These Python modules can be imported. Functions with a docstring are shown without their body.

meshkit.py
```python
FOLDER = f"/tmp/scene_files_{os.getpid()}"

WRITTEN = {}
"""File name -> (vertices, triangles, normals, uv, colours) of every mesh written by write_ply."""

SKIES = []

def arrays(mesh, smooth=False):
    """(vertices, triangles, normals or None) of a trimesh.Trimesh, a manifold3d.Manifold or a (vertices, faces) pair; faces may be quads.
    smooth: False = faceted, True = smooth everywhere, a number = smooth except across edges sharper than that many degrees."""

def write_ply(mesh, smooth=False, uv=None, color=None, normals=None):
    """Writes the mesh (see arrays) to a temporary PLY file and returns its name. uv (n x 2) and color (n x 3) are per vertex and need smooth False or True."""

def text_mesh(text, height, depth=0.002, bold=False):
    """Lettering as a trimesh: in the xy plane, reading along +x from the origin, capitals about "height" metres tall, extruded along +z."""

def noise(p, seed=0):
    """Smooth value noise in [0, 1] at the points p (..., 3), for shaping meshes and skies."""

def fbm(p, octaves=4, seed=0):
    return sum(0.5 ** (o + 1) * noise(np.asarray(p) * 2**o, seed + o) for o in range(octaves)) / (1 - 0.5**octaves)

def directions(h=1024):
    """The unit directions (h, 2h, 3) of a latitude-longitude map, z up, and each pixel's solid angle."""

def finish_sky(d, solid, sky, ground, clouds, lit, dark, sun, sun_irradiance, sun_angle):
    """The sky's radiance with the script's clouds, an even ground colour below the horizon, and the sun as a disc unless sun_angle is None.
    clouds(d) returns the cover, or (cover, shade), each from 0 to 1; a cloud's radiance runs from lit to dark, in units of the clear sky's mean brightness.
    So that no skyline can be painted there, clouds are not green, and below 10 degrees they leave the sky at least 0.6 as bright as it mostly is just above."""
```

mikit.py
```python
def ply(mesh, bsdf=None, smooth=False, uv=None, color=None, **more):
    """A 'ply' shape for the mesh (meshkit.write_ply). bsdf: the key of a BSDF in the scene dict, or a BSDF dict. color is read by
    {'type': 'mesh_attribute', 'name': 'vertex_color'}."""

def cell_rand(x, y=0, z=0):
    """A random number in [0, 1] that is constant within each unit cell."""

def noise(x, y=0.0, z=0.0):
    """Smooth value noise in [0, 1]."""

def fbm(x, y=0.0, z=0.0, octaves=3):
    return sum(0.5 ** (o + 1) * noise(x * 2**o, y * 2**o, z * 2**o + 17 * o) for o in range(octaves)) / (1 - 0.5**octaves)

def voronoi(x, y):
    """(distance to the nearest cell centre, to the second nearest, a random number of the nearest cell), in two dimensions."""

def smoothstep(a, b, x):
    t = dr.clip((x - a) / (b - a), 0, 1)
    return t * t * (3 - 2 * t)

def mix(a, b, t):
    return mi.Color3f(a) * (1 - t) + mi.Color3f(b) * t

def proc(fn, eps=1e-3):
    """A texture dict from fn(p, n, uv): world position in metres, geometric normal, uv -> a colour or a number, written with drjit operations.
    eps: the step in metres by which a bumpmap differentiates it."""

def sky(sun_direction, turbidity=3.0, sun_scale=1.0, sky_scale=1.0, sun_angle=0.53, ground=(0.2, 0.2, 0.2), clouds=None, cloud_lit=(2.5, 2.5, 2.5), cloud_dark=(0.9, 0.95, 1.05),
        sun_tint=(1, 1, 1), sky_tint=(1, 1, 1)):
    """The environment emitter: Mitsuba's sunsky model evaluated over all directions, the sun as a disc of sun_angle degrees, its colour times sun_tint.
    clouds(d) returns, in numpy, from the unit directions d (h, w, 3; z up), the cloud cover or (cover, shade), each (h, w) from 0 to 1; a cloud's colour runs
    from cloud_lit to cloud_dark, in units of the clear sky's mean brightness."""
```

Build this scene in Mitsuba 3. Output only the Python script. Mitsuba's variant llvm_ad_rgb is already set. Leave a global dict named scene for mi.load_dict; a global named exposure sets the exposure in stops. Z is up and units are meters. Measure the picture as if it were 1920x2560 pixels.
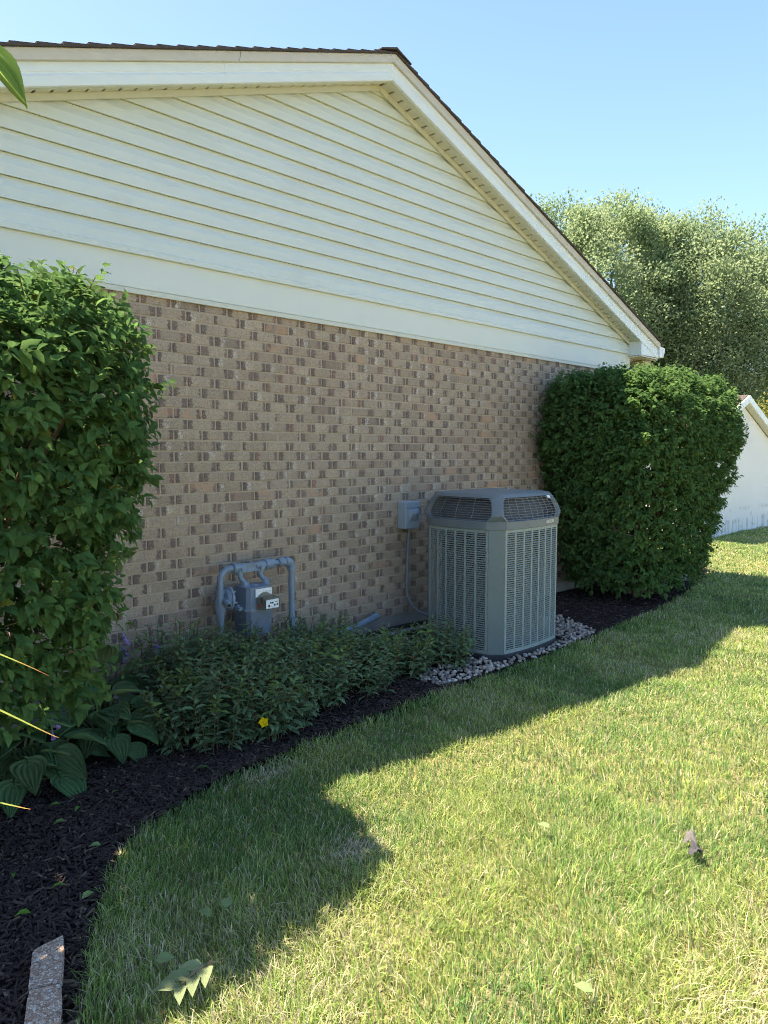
import math
import numpy as np
import trimesh
import shapely
import drjit as dr
import mitsuba as mi
import mikit
import meshkit
from mikit import noise, fbm, voronoi, cell_rand, smoothstep, mix

T = mi.ScalarTransform4f
scene, labels = {}, {}
A = np.array

# ------------------------------------------------------------------ camera, sky, exposure
EYE = A([-2.357, -4.203, 1.535])
YAW, PITCH = 0.7889, -0.0809
VIEW = A([math.sin(YAW) * math.cos(PITCH), math.cos(YAW) * math.cos(PITCH), math.sin(PITCH)])
scene['camera'] = {'type': 'perspective', 'fov': 55.34, 'fov_axis': 'x', 'near_clip': 0.05, 'far_clip': 800.0,
                   'to_world': T().look_at(origin=EYE.tolist(), target=(EYE + VIEW).tolist(), up=[0, 0, 1])}
SUN = (-0.245, 0.435, 1.0)
scene['sky'] = mikit.sky(SUN, turbidity=3.2, sun_scale=1.4, ground=(0.20, 0.23, 0.12), sky_tint=(1.08, 0.99, 0.985))
exposure = 3.2

# ------------------------------------------------------------------ helpers: scene entries
_count = {}


def numbered(key):
    n = _count.get(key, 0)
    _count[key] = n + 1
    return key if n == 0 else f'{key}_{n:03d}'


def note(key, label=None, cat=None, group=None, kind=None):
    d = {k: v for k, v in (('label', label), ('category', cat), ('group', group), ('kind', kind)) if v}
    if d:
        labels.setdefault(key, {}).update(d)
    return key


def thing(name, label, cat, group=None):
    return note(numbered(name), label, cat, group)


def add(name, mesh, bsdf, parent=None, smooth=False, color=None, uv=None, label=None, cat=None, group=None, kind=None):
    key = numbered(f'{parent}__{name}' if parent else name)
    scene[key] = mikit.ply(mesh, bsdf, smooth=smooth, color=color, uv=uv)
    return note(key, label, cat, group, kind)


# ------------------------------------------------------------------ helpers: meshes are (vertices, triangles)
def tri(F):
    F = np.asarray(F, int)
    return np.vstack([F[:, [0, 1, 2]], F[:, [0, 2, 3]]]) if F.shape[1] == 4 else F


def cat(ms):
    vs, fs, n = [], [], 0
    for v, f in ms:
        v = np.asarray(v, float)
        vs.append(v)
        fs.append(tri(f) + n)
        n += len(v)
    return np.vstack(vs), np.vstack(fs)


BOXF = [[0, 2, 3, 1], [4, 5, 7, 6], [0, 1, 5, 4], [2, 6, 7, 3], [0, 4, 6, 2], [1, 3, 7, 5]]


def box(x0, x1, y0, y1, z0, z1):
    v = A([[x, y, z] for x in (x0, x1) for y in (y0, y1) for z in (z0, z1)], float)
    return v, tri(BOXF)


def cbox(x0, x1, y0, y1, z0, z1, c):
    pts = []
    for i, (sx, x) in enumerate(((1, x0), (-1, x1))):
        for sy, y in ((1, y0), (-1, y1)):
            for sz, z in ((1, z0), (-1, z1)):
                pts += [[x, y + sy * c, z + sz * c], [x + sx * c, y, z + sz * c], [x + sx * c, y + sy * c, z]]
    h = trimesh.Trimesh(pts).convex_hull
    return np.array(h.vertices), np.array(h.faces)


def hull(pts):
    h = trimesh.Trimesh(np.asarray(pts, float)).convex_hull
    return np.array(h.vertices), np.array(h.faces)


def prism(poly, y0, y1):
    """polygon in x,z (list, convex or not) extruded along y"""
    m = trimesh.creation.extrude_polygon(shapely.Polygon(poly), y1 - y0, engine='earcut')
    v = np.array(m.vertices)
    v = np.stack([v[:, 0], y1 - v[:, 2], v[:, 1]], 1)
    return v, np.array(m.faces)


def plate(poly, z0, z1):
    m = trimesh.creation.extrude_polygon(shapely.Polygon(poly), z1 - z0, engine='earcut')
    v = np.array(m.vertices)
    v[:, 2] += z0
    return v, np.array(m.faces)


def tube(path, r, n=12, cap=True):
    P = np.asarray(path, float)
    r = np.broadcast_to(np.asarray(r, float), (len(P),))
    t = np.gradient(P, axis=0)
    t /= np.linalg.norm(t, axis=1, keepdims=True) + 1e-12
    u = np.cross(t[0], [0, 0, 1] if abs(t[0, 2]) < .9 else [1, 0, 0])
    u /= np.linalg.norm(u)
    V, a = [], np.arange(n) * 2 * np.pi / n
    for k in range(len(P)):
        u = u - t[k] * (u @ t[k])
        u /= np.linalg.norm(u)
        w = np.cross(t[k], u)
        V.append(P[k] + r[k] * (np.cos(a)[:, None] * u + np.sin(a)[:, None] * w))
    V = np.vstack(V)
    F = [[k * n + i, k * n + (i + 1) % n, (k + 1) * n + (i + 1) % n, (k + 1) * n + i] for k in range(len(P) - 1) for i in range(n)]
    F = tri(F)
    if cap:
        V = np.vstack([V, P[:1], P[-1:]])
        c0, c1, e = len(V) - 2, len(V) - 1, (len(P) - 1) * n
        F = np.vstack([F, [[c0, (i + 1) % n, i] for i in range(n)], [[c1, e + i, e + (i + 1) % n] for i in range(n)]])
    return V, F


def rod(p0, p1, r, n=12):
    return tube([p0, p1], r, n)


def steps_tube(p0, p1, prof, n=16):
    """tube from p0 to p1 with profile [(t, r), ...]; repeated t makes a crisp step"""
    p0, p1 = A(p0, float), A(p1, float)
    L = np.linalg.norm(p1 - p0)
    d = (p1 - p0) / L
    u = np.cross(d, [0, 0, 1] if abs(d[2]) < .9 else [1, 0, 0])
    u /= np.linalg.norm(u)
    w = np.cross(d, u)
    a = np.arange(n) * 2 * np.pi / n
    ring = np.cos(a)[:, None] * u + np.sin(a)[:, None] * w
    V = np.vstack([p0 + d * L * t + r * ring for t, r in prof])
    F = tri([[k * n + i, k * n + (i + 1) % n, (k + 1) * n + (i + 1) % n, (k + 1) * n + i] for k in range(len(prof) - 1) for i in range(n)])
    e = (len(prof) - 1) * n
    V = np.vstack([V, [p0 + d * L * prof[0][0]], [p0 + d * L * prof[-1][0]]])
    F = np.vstack([F, [[len(V) - 2, (i + 1) % n, i] for i in range(n)], [[len(V) - 1, e + i, e + (i + 1) % n] for i in range(n)]])
    return V, F


def arc(c, p, q, a1, n=8):
    """points c + cos*p + sin*q for angle 0..a1"""
    return [A(c) + math.cos(t) * A(p) + math.sin(t) * A(q) for t in np.linspace(0, a1, n)]


def nrm(v):
    return v / (np.linalg.norm(v, axis=-1, keepdims=True) + 1e-12)


# leaf template: along x 0..1, width along y, lift along z
LEAF_V = A([[0, 0, 0], [.33, 0, .02], [.68, 0, 0], [1, 0, -.13],
            [.30, .47, .10], [.66, .36, .07], [.30, -.47, .10], [.66, -.36, .07]])
LEAF_F = A([[0, 1, 4], [0, 6, 1], [1, 5, 4], [1, 2, 5], [1, 6, 7], [1, 7, 2], [2, 3, 5], [2, 7, 3]])
LEAF4_V = A([[0, 0, 0], [.26, .42, .05], [.70, .36, .05], [1, 0, -.12], [.70, -.36, .05], [.26, -.42, .05]])
LEAF4_F = A([[0, 5, 1], [1, 5, 4], [1, 4, 2], [2, 4, 3]])
LEAF2_V = A([[0, 0, 0], [.5, .5, .06], [.5, -.5, .06], [1, 0, -.06]])
LEAF2_F = A([[0, 2, 1], [1, 2, 3]])


def leaves(P, axis, normal, L, W, tv=LEAF_V, tf=LEAF_F, curl=None):
    axis = nrm(axis)
    side = nrm(np.cross(normal, axis))
    up = np.cross(axis, side)
    n, k = len(P), len(tv)
    L, W = np.broadcast_to(L, (n,)), np.broadcast_to(W, (n,))
    lift = L if curl is None else L * curl
    V = (P[:, None] + axis[:, None] * (tv[None, :, :1] * L[:, None, None]) + side[:, None] * (tv[None, :, 1:2] * W[:, None, None])
         + up[:, None] * (tv[None, :, 2:] * lift[:, None, None]))
    F = tf[None] + (np.arange(n) * k)[:, None, None]
    return V.reshape(-1, 3), F.reshape(-1, 3)


def sub_leaf(V, F, C, idx, k, m):
    """the leaves idx out of a leaves() mesh with k vertices and m triangles each"""
    vi = (idx[:, None] * k + np.arange(k)).ravel()
    f = (F[:m][None] - 0 * F[:1][None]) if False else F.reshape(-1, m, 3)[idx] - (idx * k)[:, None, None] + (np.arange(len(idx)) * k)[:, None, None]
    return V[vi], f.reshape(-1, 3), C[vi]


def leafy(parent, P, ax, nm, L, W, C, bsdf, n_parts, name='leaf', rest='foliage', tv=LEAF_V, tf=LEAF_F, score=None, curl=None, coarse=False):
    """n_parts leaves that show largest as parts of the plant, the rest as one part"""
    V, F = leaves(P, ax, nm, L, W, tv, tf, curl)
    k, m = len(tv), len(tf)
    CV = np.repeat(C, k, 0)
    if n_parts:
        order = np.argsort(-(score if score is not None else L / np.linalg.norm(P - EYE, axis=1)))
        pick, other = order[:n_parts], np.sort(order[n_parts:])
        for i in pick:
            v, f, c = sub_leaf(V, F, CV, A([i]), k, m)
            add(name, (v, f), bsdf, parent, smooth=True, color=c)
    else:
        other = np.arange(len(P))
    if len(other):
        if coarse:
            v, f = leaves(P[other], ax[other], nm[other], L[other], W[other] * 1.05, LEAF4_V, LEAF4_F)
            c = np.repeat(C[other], len(LEAF4_V), 0)
        else:
            v, f, c = sub_leaf(V, F, CV, other, k, m)
        add(rest, (v, f), bsdf, parent, smooth=True, color=c, kind='stuff')


def in_view(P, margin=0.0):
    d = P - EYE
    r = A([math.cos(YAW), -math.sin(YAW), 0])
    u = np.cross(r, VIEW)
    z = d @ VIEW
    return (z > .3) & (np.abs(d @ r) < z * (.524 + margin)) & (np.abs(d @ u) < z * (.699 + margin))


# ------------------------------------------------------------------ materials
def rgb(*c):
    return {'type': 'rgb', 'value': list(c)}


def paint(key, c, rough=.5, spec=.5, **more):
    scene[key] = {'type': 'twosided', 'm': {'type': 'principled', 'base_color': rgb(*c) if isinstance(c, tuple) else c, 'roughness': rough, 'specular': spec, **more}}


def bumpy(key, c, rough, height, spec=.4, eps=1e-3):
    scene[key] = {'type': 'twosided', 'b': {'type': 'bumpmap', 'arbitrary': mikit.proc(height, eps), 'scale': 1.0,
                  'm': {'type': 'principled', 'base_color': c, 'roughness': rough, 'specular': spec}}}


def leafmat(key, rough, trans, spec_tint=0.0):
    scene[key] = {'type': 'principledthin', 'base_color': {'type': 'mesh_attribute', 'name': 'vertex_color'}, 'roughness': rough,
                  'diff_trans': trans, 'spec_trans': 0.0, 'eta': 1.45}


def brick_fn(p, n, uv):
    i = dr.floor(uv.x)
    lx = (uv.x - i) * 0.2
    r = [cell_rand(i, k, 5) for k in range(10)]
    jag = (noise(uv.y * 90, i * 7.31, 2) - .5) * .016 + (noise(uv.y * 260, i * 3.7, 9) - .5) * .007
    big = dr.select(r[0] > .92, .02, 0.0)
    wl = dr.select(r[1] < .95, .018 + .022 * r[2] + big, -.02) + jag
    wr = dr.select(r[3] < .95, .017 + .022 * r[4], -.02) + jag
    dark = dr.maximum(smoothstep(.0025, -.0025, lx - wl), smoothstep(.0025, -.0025, (.194 - lx) - wr))
    allm = dr.select(r[5] > .93, .5, 0.0)
    dark = dr.maximum(dark, allm * (.5 + .5 * noise(lx * 90, uv.y * 18, i)))
    grain = noise(p.x * 330, p.z * 330, i)
    fine = fbm(p.x * 160, p.z * 110, i, 3)
    streak = noise(lx * 330, uv.y * 14, i)
    tan = mix((.465, .366, .260), (.365, .280, .200), r[6])
    tan = mix(tan, (.37, .28, .205), r[7] * .5)
    tan = tan * (.66 + .46 * fine + .18 * streak)
    pit = smoothstep(.66, .78, grain) * smoothstep(.30, .5, noise(lx * 60, uv.y * 60, i + .5))
    tan = mix(tan, (.20, .14, .10), pit * .8)
    brown = mix((.192, .135, .104), (.138, .099, .080), r[8]) * (.68 + .50 * fine + .22 * streak)
    redd = smoothstep(.86, .95, r[9]) * .5
    brown = mix(brown, (.31, .15, .11), redd)
    c = mix(tan, brown, dark)
    c = mix(c, (.44, .37, .29), smoothstep(.70, .80, noise(p.x * 260 + 40, p.z * 260, i)) * dark * .6)
    # white lime flecks beside one end
    wz = smoothstep(.024, .008, dr.abs(lx - wl - .018)) * dr.select(cell_rand(i, 11, 5) < .30, 1.0, 0.0)
    fleck = smoothstep(.50, .60, noise(p.x * 190, p.z * 170, i + 3.1)) * wz
    c = mix(c, (.60, .55, .47), fleck * .8)
    ochre = smoothstep(.93, .97, cell_rand(i, 12, 5)) * smoothstep(.4, .6, noise(lx * 30, uv.y * 40, i))
    c = mix(c, (.48, .28, .17), ochre * .6)
    return c


def mortar_fn(p, n, uv):
    return mix((.46, .375, .275), (.385, .31, .225), fbm(p.x * 70, p.z * 90, 0, 3)) * (.85 + .3 * noise(p.x * 500, p.z * 500))


bumpy('brick_face', mikit.proc(brick_fn), .85, lambda p, n, uv: .0016 * fbm(p.x * 210, p.z * 150, p.y * 100, 3), .25)
bumpy('mortar', mikit.proc(mortar_fn), .95, lambda p, n, uv: .0015 * noise(p.x * 300, p.z * 300, p.y * 300), .1)


def vinyl_fn(p, n, uv):
    g = fbm(p.x * 2.2, p.z * 9, 4, 4)
    dust = smoothstep(.60, .85, fbm(p.x * 3.0, p.z * 6, 2, 3))
    c = mix((.63, .665, .61), (.60, .635, .585), g)
    return mix(c, (.53, .53, .47), dust * .22)


paint('vinyl', mikit.proc(vinyl_fn), .42, .4)
paint('frieze_paint', mikit.proc(lambda p, n, uv: mix((.67, .69, .615), (.64, .66, .59), fbm(p.x * 4, p.z * 9, 1, 3))), .42, .4)
paint('trim_white', mikit.proc(lambda p, n, uv: mix((.72, .76, .735), (.68, .72, .695), fbm(p.x * 6, p.z * 30, p.y * 20, 3))), .38, .45)
paint('drip_metal', mikit.proc(lambda p, n, uv: mix((.56, .54, .49), (.50, .48, .44), fbm(p.x * 9, p.z * 40, 0, 3))), .4, .4)
paint('soffit_vinyl', (.60, .60, .50), .45, .35)
paint('joint_dark', (.05, .045, .04), .9, .1)
bumpy('concrete', mikit.proc(lambda p, n, uv: mix((.36, .34, .31), (.24, .23, .21), fbm(p.x * 12, p.z * 18, p.y * 12, 4))), .9,
      lambda p, n, uv: .002 * fbm(p.x * 90, p.z * 90, p.y * 90, 3), .2)
paint('shingle_grit', mikit.proc(lambda p, n, uv: mix((.055, .045, .042), (.11, .092, .082), fbm(p.x * 60, p.y * 60, p.z * 60, 3))), .95, .15)
paint('post_tan', (.50, .41, .29), .6, .3)
paint('gutter_white', mikit.proc(lambda p, n, uv: mix((.78, .79, .77), (.52, .52, .50), smoothstep(.55, .8, fbm(p.x * 40, p.z * 8, p.y * 20, 3)))), .4, .4)


def weather(base, light, p, k=1.0):
    s = smoothstep(.52, .78, fbm(p.x * 85 + p.y * 85, p.z * 5.0, 3, 3)) * smoothstep(.35, .65, noise(p.x * 20 + p.y * 20, p.z * 2.5, 7))
    return mix(base, light, s * k)


paint('unit_panel', mikit.proc(lambda p, n, uv: mix((.27, .315, .295), (.24, .285, .27), fbm(p.x * 20, p.y * 20, p.z * 12, 3))), .5, .4)
paint('unit_post', mikit.proc(lambda p, n, uv: weather(mix((.155, .19, .185), (.14, .17, .168), noise(p.x * 9, p.y * 9, p.z * 5)), (.27, .31, .30), p)), .5, .4)
paint('unit_cap', mikit.proc(lambda p, n, uv: mix((.145, .17, .18), (.13, .152, .162), fbm(p.x * 14, p.y * 14, p.z * 14, 3))), .42, .45)
paint('unit_wire', (.20, .215, .22), .45, .4)
paint('hood_gap_shade', (.075, .077, .08), .6, .3)  # dark plastic tone, paints in the shade seen behind the grille bars
paint('coil_gap_shade', (.14, .14, .138), .6, .4)  # coil grey kept darker than bare fins: louvre gap shade in the colour
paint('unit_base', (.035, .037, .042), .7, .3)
paint('badge', (.40, .41, .385), .4, .4)
paint('badge_ink', (.24, .26, .25), .5, .3)
paint('white_label', (.74, .77, .76), .45, .4)
paint('ink', (.03, .035, .035), .6, .3)
paint('meter_paint', mikit.proc(lambda p, n, uv: mix((.215, .275, .345), (.18, .235, .30), fbm(p.x * 25, p.y * 25, p.z * 25, 3))), .42, .45)
paint('meter_body', mikit.proc(lambda p, n, uv: mix((.165, .205, .265), (.14, .175, .23), fbm(p.x * 20, p.y * 20, p.z * 20, 3))), .45, .45)
paint('box_steel', mikit.proc(lambda p, n, uv: mix((.33, .39, .435), (.29, .345, .39), fbm(p.x * 25, p.y * 25, p.z * 12, 3))), .38, .5)
paint('conduit_grey', (.22, .24, .25), .5, .4)
paint('rubber_black', (.02, .02, .021), .75, .3)
paint('red_cap', (.42, .05, .045), .4, .4)
scene['clear_cover'] = {'type': 'principledthin', 'base_color': rgb(.50, .48, .38), 'roughness': .22, 'spec_trans': .6, 'diff_trans': .6, 'eta': 1.45}


def paver_fn(p, n, uv):
    a, b = p.x * 170 + p.z * 60, p.y * 170 + p.z * 90
    d1, d2, w = voronoi(a, b)
    e1, e2, w2 = voronoi(a * .45 + 9, b * .45)
    stone = mix((.25, .155, .115), (.56, .46, .355), w)
    stone = mix(stone, (.62, .56, .48), smoothstep(.85, .95, w))
    c = mix((.20, .14, .11), stone, smoothstep(.02, .22, d2 - d1))
    pick = dr.select(w2 > .86, 1.0, 0.0) * smoothstep(.42, .34, e1)
    return mix(c, mix((.10, .11, .14), (.60, .55, .46), cell_rand(w2 * 1000)), pick)


bumpy('aggregate', mikit.proc(paver_fn), .85, lambda p, n, uv: .003 * (1 - voronoi(p.x * 170 + p.z * 60, p.y * 170 + p.z * 90)[0]), .3)
bumpy('mulch_soil', mikit.proc(lambda p, n, uv: mix((.020, .016, .016), (.034, .026, .024), fbm(p.x * 45, p.y * 45, 0, 4))), .95,
      lambda p, n, uv: .012 * fbm(p.x * 60, p.y * 60, 0, 3), .1)
paint('chip', {'type': 'mesh_attribute', 'name': 'vertex_color'}, .8, .25)
paint('pebble', {'type': 'mesh_attribute', 'name': 'vertex_color'}, .6, .4)
paint('bark', mikit.proc(lambda p, n, uv: mix((.12, .085, .055), (.24, .18, .12), fbm(p.x * 60, p.y * 60, p.z * 20, 3))), .9, .15)
paint('tree_bark', mikit.proc(lambda p, n, uv: mix((.05, .042, .035), (.13, .11, .09), fbm(p.x * 9, p.y * 9, p.z * 3, 3))), .95, .1)
paint('lawn_soil', mikit.proc(lambda p, n, uv: mix((.10, .105, .045), (.20, .175, .09), fbm(p.x * 14, p.y * 14, 0, 4)) * (.7 + .5 * noise(p.x * 130, p.y * 130))), .95, .1)
paint('neighbour_paint', mikit.proc(lambda p, n, uv: mix(mix((.76, .76, .72), (.71, .71, .68), fbm(p.x * 1.5, p.z * 1.5, 0, 3)), (.30, .29, .27),
      smoothstep(.56, .66, noise(p.x * 16, p.z * 2.2, 5)) * dr.select(p.z < .24 + .05 * noise(p.x * 7, 2.0), .35, 0.0)
      + smoothstep(.60, .72, fbm(p.x * 9, p.z * 9, 1, 3)) * dr.select(p.z < .5, .25, 0.0))), .8, .2)
paint('grey_siding', (.46, .45, .42), .6, .3)
leafmat('bush_leaf', .24, 1.0)
leafmat('shrub_leaf', .42, .5)
leafmat('hosta_leaf', .30, .6)
leafmat('grass_blade', .42, 1.0)
leafmat('tree_leaf', .42, 1.0)
leafmat('petal', .5, .7)
paint('stem', {'type': 'mesh_attribute', 'name': 'vertex_color'}, .7, .25)

# ------------------------------------------------------------------ ground
EDGE = A([(-1.62, -2.31), (-1.54, -2.19), (-1.48, -2.03), (-1.38, -1.90), (-1.26, -1.72), (-1.15, -1.62), (-1.02, -1.51), (-.78, -1.40), (-.56, -1.34), (-.33, -1.31),
          (-.07, -1.29), (.36, -1.26), (.75, -1.24), (1.22, -1.24), (1.54, -1.26), (1.99, -1.27), (2.44, -1.27), (3.28, -1.21), (4.49, -1.13), (5.37, -1.02), (6.51, -.80), (7.6, -.42), (8.3, .3)])
BED = shapely.Polygon(np.vstack([EDGE, [(8.3, 3.0), (6.05, 3.0), (6.05, .3), (-3.2, .3), (-6, .3), (-6, -3.4), (-2.1, -3.4)]]))
GRAVEL = shapely.Polygon([(1.18, -1.20), (1.6, -1.235), (2.4, -1.25), (3.22, -1.19), (3.42, -.92), (3.55, -.58), (3.15, -.3), (3.05, -.02), (1.15, -.02), (1.25, -.7)])


def bed_z(x, y):
    q = np.stack([x * 2.1, y * 2.1, 0 * x], -1)
    return .018 + .03 * (meshkit.fbm(q, 3, 4) - .5)


def lawn_z(x, y):
    q = np.stack([x * .9, y * .9, 0 * x], -1)
    return .035 * (meshkit.fbm(q, 3, 2) - .5)


g = np.concatenate([-np.geomspace(250, 7, 24), np.linspace(-6.5, 16, 120), np.geomspace(17, 250, 24)])
gx, gy = np.meshgrid(g, g, indexing='ij')
fade = np.clip(1 - (np.hypot(gx - 2, gy + 2) - 12) / 10, 0, 1)
inbed = shapely.contains_xy(BED.buffer(.05), gx.ravel(), gy.ravel()).reshape(gx.shape)
gz = np.where(inbed, -.06, lawn_z(gx, gy) * fade)
n = len(g)
ij = np.arange(n * n).reshape(n, n)
add('lawn', (np.stack([gx, gy, gz], -1).reshape(-1, 3), np.stack([ij[:-1, :-1], ij[1:, :-1], ij[1:, 1:], ij[:-1, 1:]], -1).reshape(-1, 4)), 'lawn_soil', smooth=True, kind='structure')


def sheet(poly, step, zf, drop):
    """a gridded sheet clipped to poly by triangulating points inside it plus its outline"""
    x0, y0, x1, y1 = poly.bounds
    gx, gy = np.meshgrid(np.arange(x0, x1, step), np.arange(y0, y1, step), indexing='ij')
    n1, n2 = gx.shape
    keep = shapely.contains_xy(poly.buffer(step * .6), gx.ravel(), gy.ravel())
    z = zf(gx, gy)
    inner = shapely.contains_xy(poly.buffer(-step), gx.ravel(), gy.ravel()).reshape(gx.shape)
    z = np.where(inner, z, z - drop)
    ij = np.arange(n1 * n2).reshape(n1, n2)
    F = np.stack([ij[:-1, :-1], ij[1:, :-1], ij[1:, 1:], ij[:-1, 1:]], -1).reshape(-1, 4)
    F = F[keep[F].all(1)]
    return np.stack([gx, gy, z], -1).reshape(-1, 3), F


add('mulch_bed', sheet(BED, .04, bed_z, .04), 'mulch_soil', smooth=True, kind='structure')
add('gravel_bed', sheet(GRAVEL, .05, lambda x, y: bed_z(x, y) * .5 + .004, .02), 'mulch_soil', smooth=True, kind='structure')

# ------------------------------------------------------------------ the house
X0, X1 = -2.47, 6.05
XA, SL = 1.785, .355                 # apex x and roof slope
ZB, ZT = .18, 2.497                  # brick bottom and top
CO, BL = (ZT - ZB) / 34, .2032
house = thing('brick_house', 'single-storey house gable with tan brick below cream siding', 'house')
add('foundation', box(X0, X1 + .0, .012, .3, -.3, ZB - .004), 'concrete', house)
wall = add('wall', box(X0, X1, .0045, .2, ZB - .004, ZT), 'mortar', house)
add('side_wall', cat([box(X1 - .15, X1, .2, 9, -.3, 2.72), box(X0, X0 + .15, .2, 9, -.3, 2.72), box(X0, X1, 8.85, 9, -.3, 2.72)]), 'mortar', house)
rng = np.random.default_rng(11)
bricks = []
for row in range(34):
    z1 = ZT - row * CO - .0054
    z0 = z1 - (CO - .0112)
    off = 0 if row % 2 == 0 else BL / 2
    k0 = math.floor((X0 - off) / BL)
    for k in range(k0, math.ceil((X1 - off) / BL)):
        j = rng.normal(0, .0018, 4)
        xa, xb = max(k * BL + off + .0056 + j[0], X0), min((k + 1) * BL + off - .0056 + j[1], X1)
        if xb - xa < .03:
            continue
        bricks.append((xa, xb, z0 + j[2] * .5, z1 + j[3] * .5, rng.normal(0, .0011)))


def brick_mesh(i):
    xa, xb, z0, z1, o = bricks[i]
    c = .0022
    y = o
    v = A([[xa + c, y, z0 + c], [xb - c, y, z0 + c], [xb - c, y, z1 - c], [xa + c, y, z1 - c],
           [xa, y + c, z0], [xb, y + c, z0], [xb, y + c, z1], [xa, y + c, z1],
           [xa, .05, z0], [xb, .05, z0], [xb, .05, z1], [xa, .05, z1]])
    f = [[0, 1, 2, 3]]
    for a in range(4):
        b = (a + 1) % 4
        f += [[4 + a, 4 + b, b, a], [8 + a, 8 + b, 4 + b, 4 + a]]
    full = xa - (xb - .1936) if xa < X0 + .01 else 0
    uv = np.stack([i + np.clip((v[:, 0] - xa + full) / .2, 0, .99), v[:, 2] - z0], 1)
    return v, tri(f), uv


bc = A([[(b[0] + b[1]) / 2, 0, (b[2] + b[3]) / 2] for b in bricks])
d = bc - EYE
score = -d[:, 1] / np.linalg.norm(d, axis=1) ** 3 * -1
hidden = (bc[:, 0] < -.35 - .25 * (bc[:, 2] < 1.0) + .25 * (bc[:, 2] < .6)) | ((bc[:, 2] < .5) & (bc[:, 0] < 1.5)) | ~in_view(bc)
order = np.argsort(-(score - 10 * hidden))
for i in order[:300]:
    v, f, uv = brick_mesh(i)
    add('brick', (v, f), 'brick_face', wall, uv=uv)
rest = [brick_mesh(i) for i in order[300:]]
m = cat([(v, f) for v, f, _ in rest])
add('brick_field', m, 'brick_face', wall, uv=np.vstack([u for _, _, u in rest]), kind='stuff')

# siding gable
ZR = 4.345                            # underside of the rake soffit at the apex


def half(z, zt=ZR):
    return (zt - z) / SL


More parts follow.
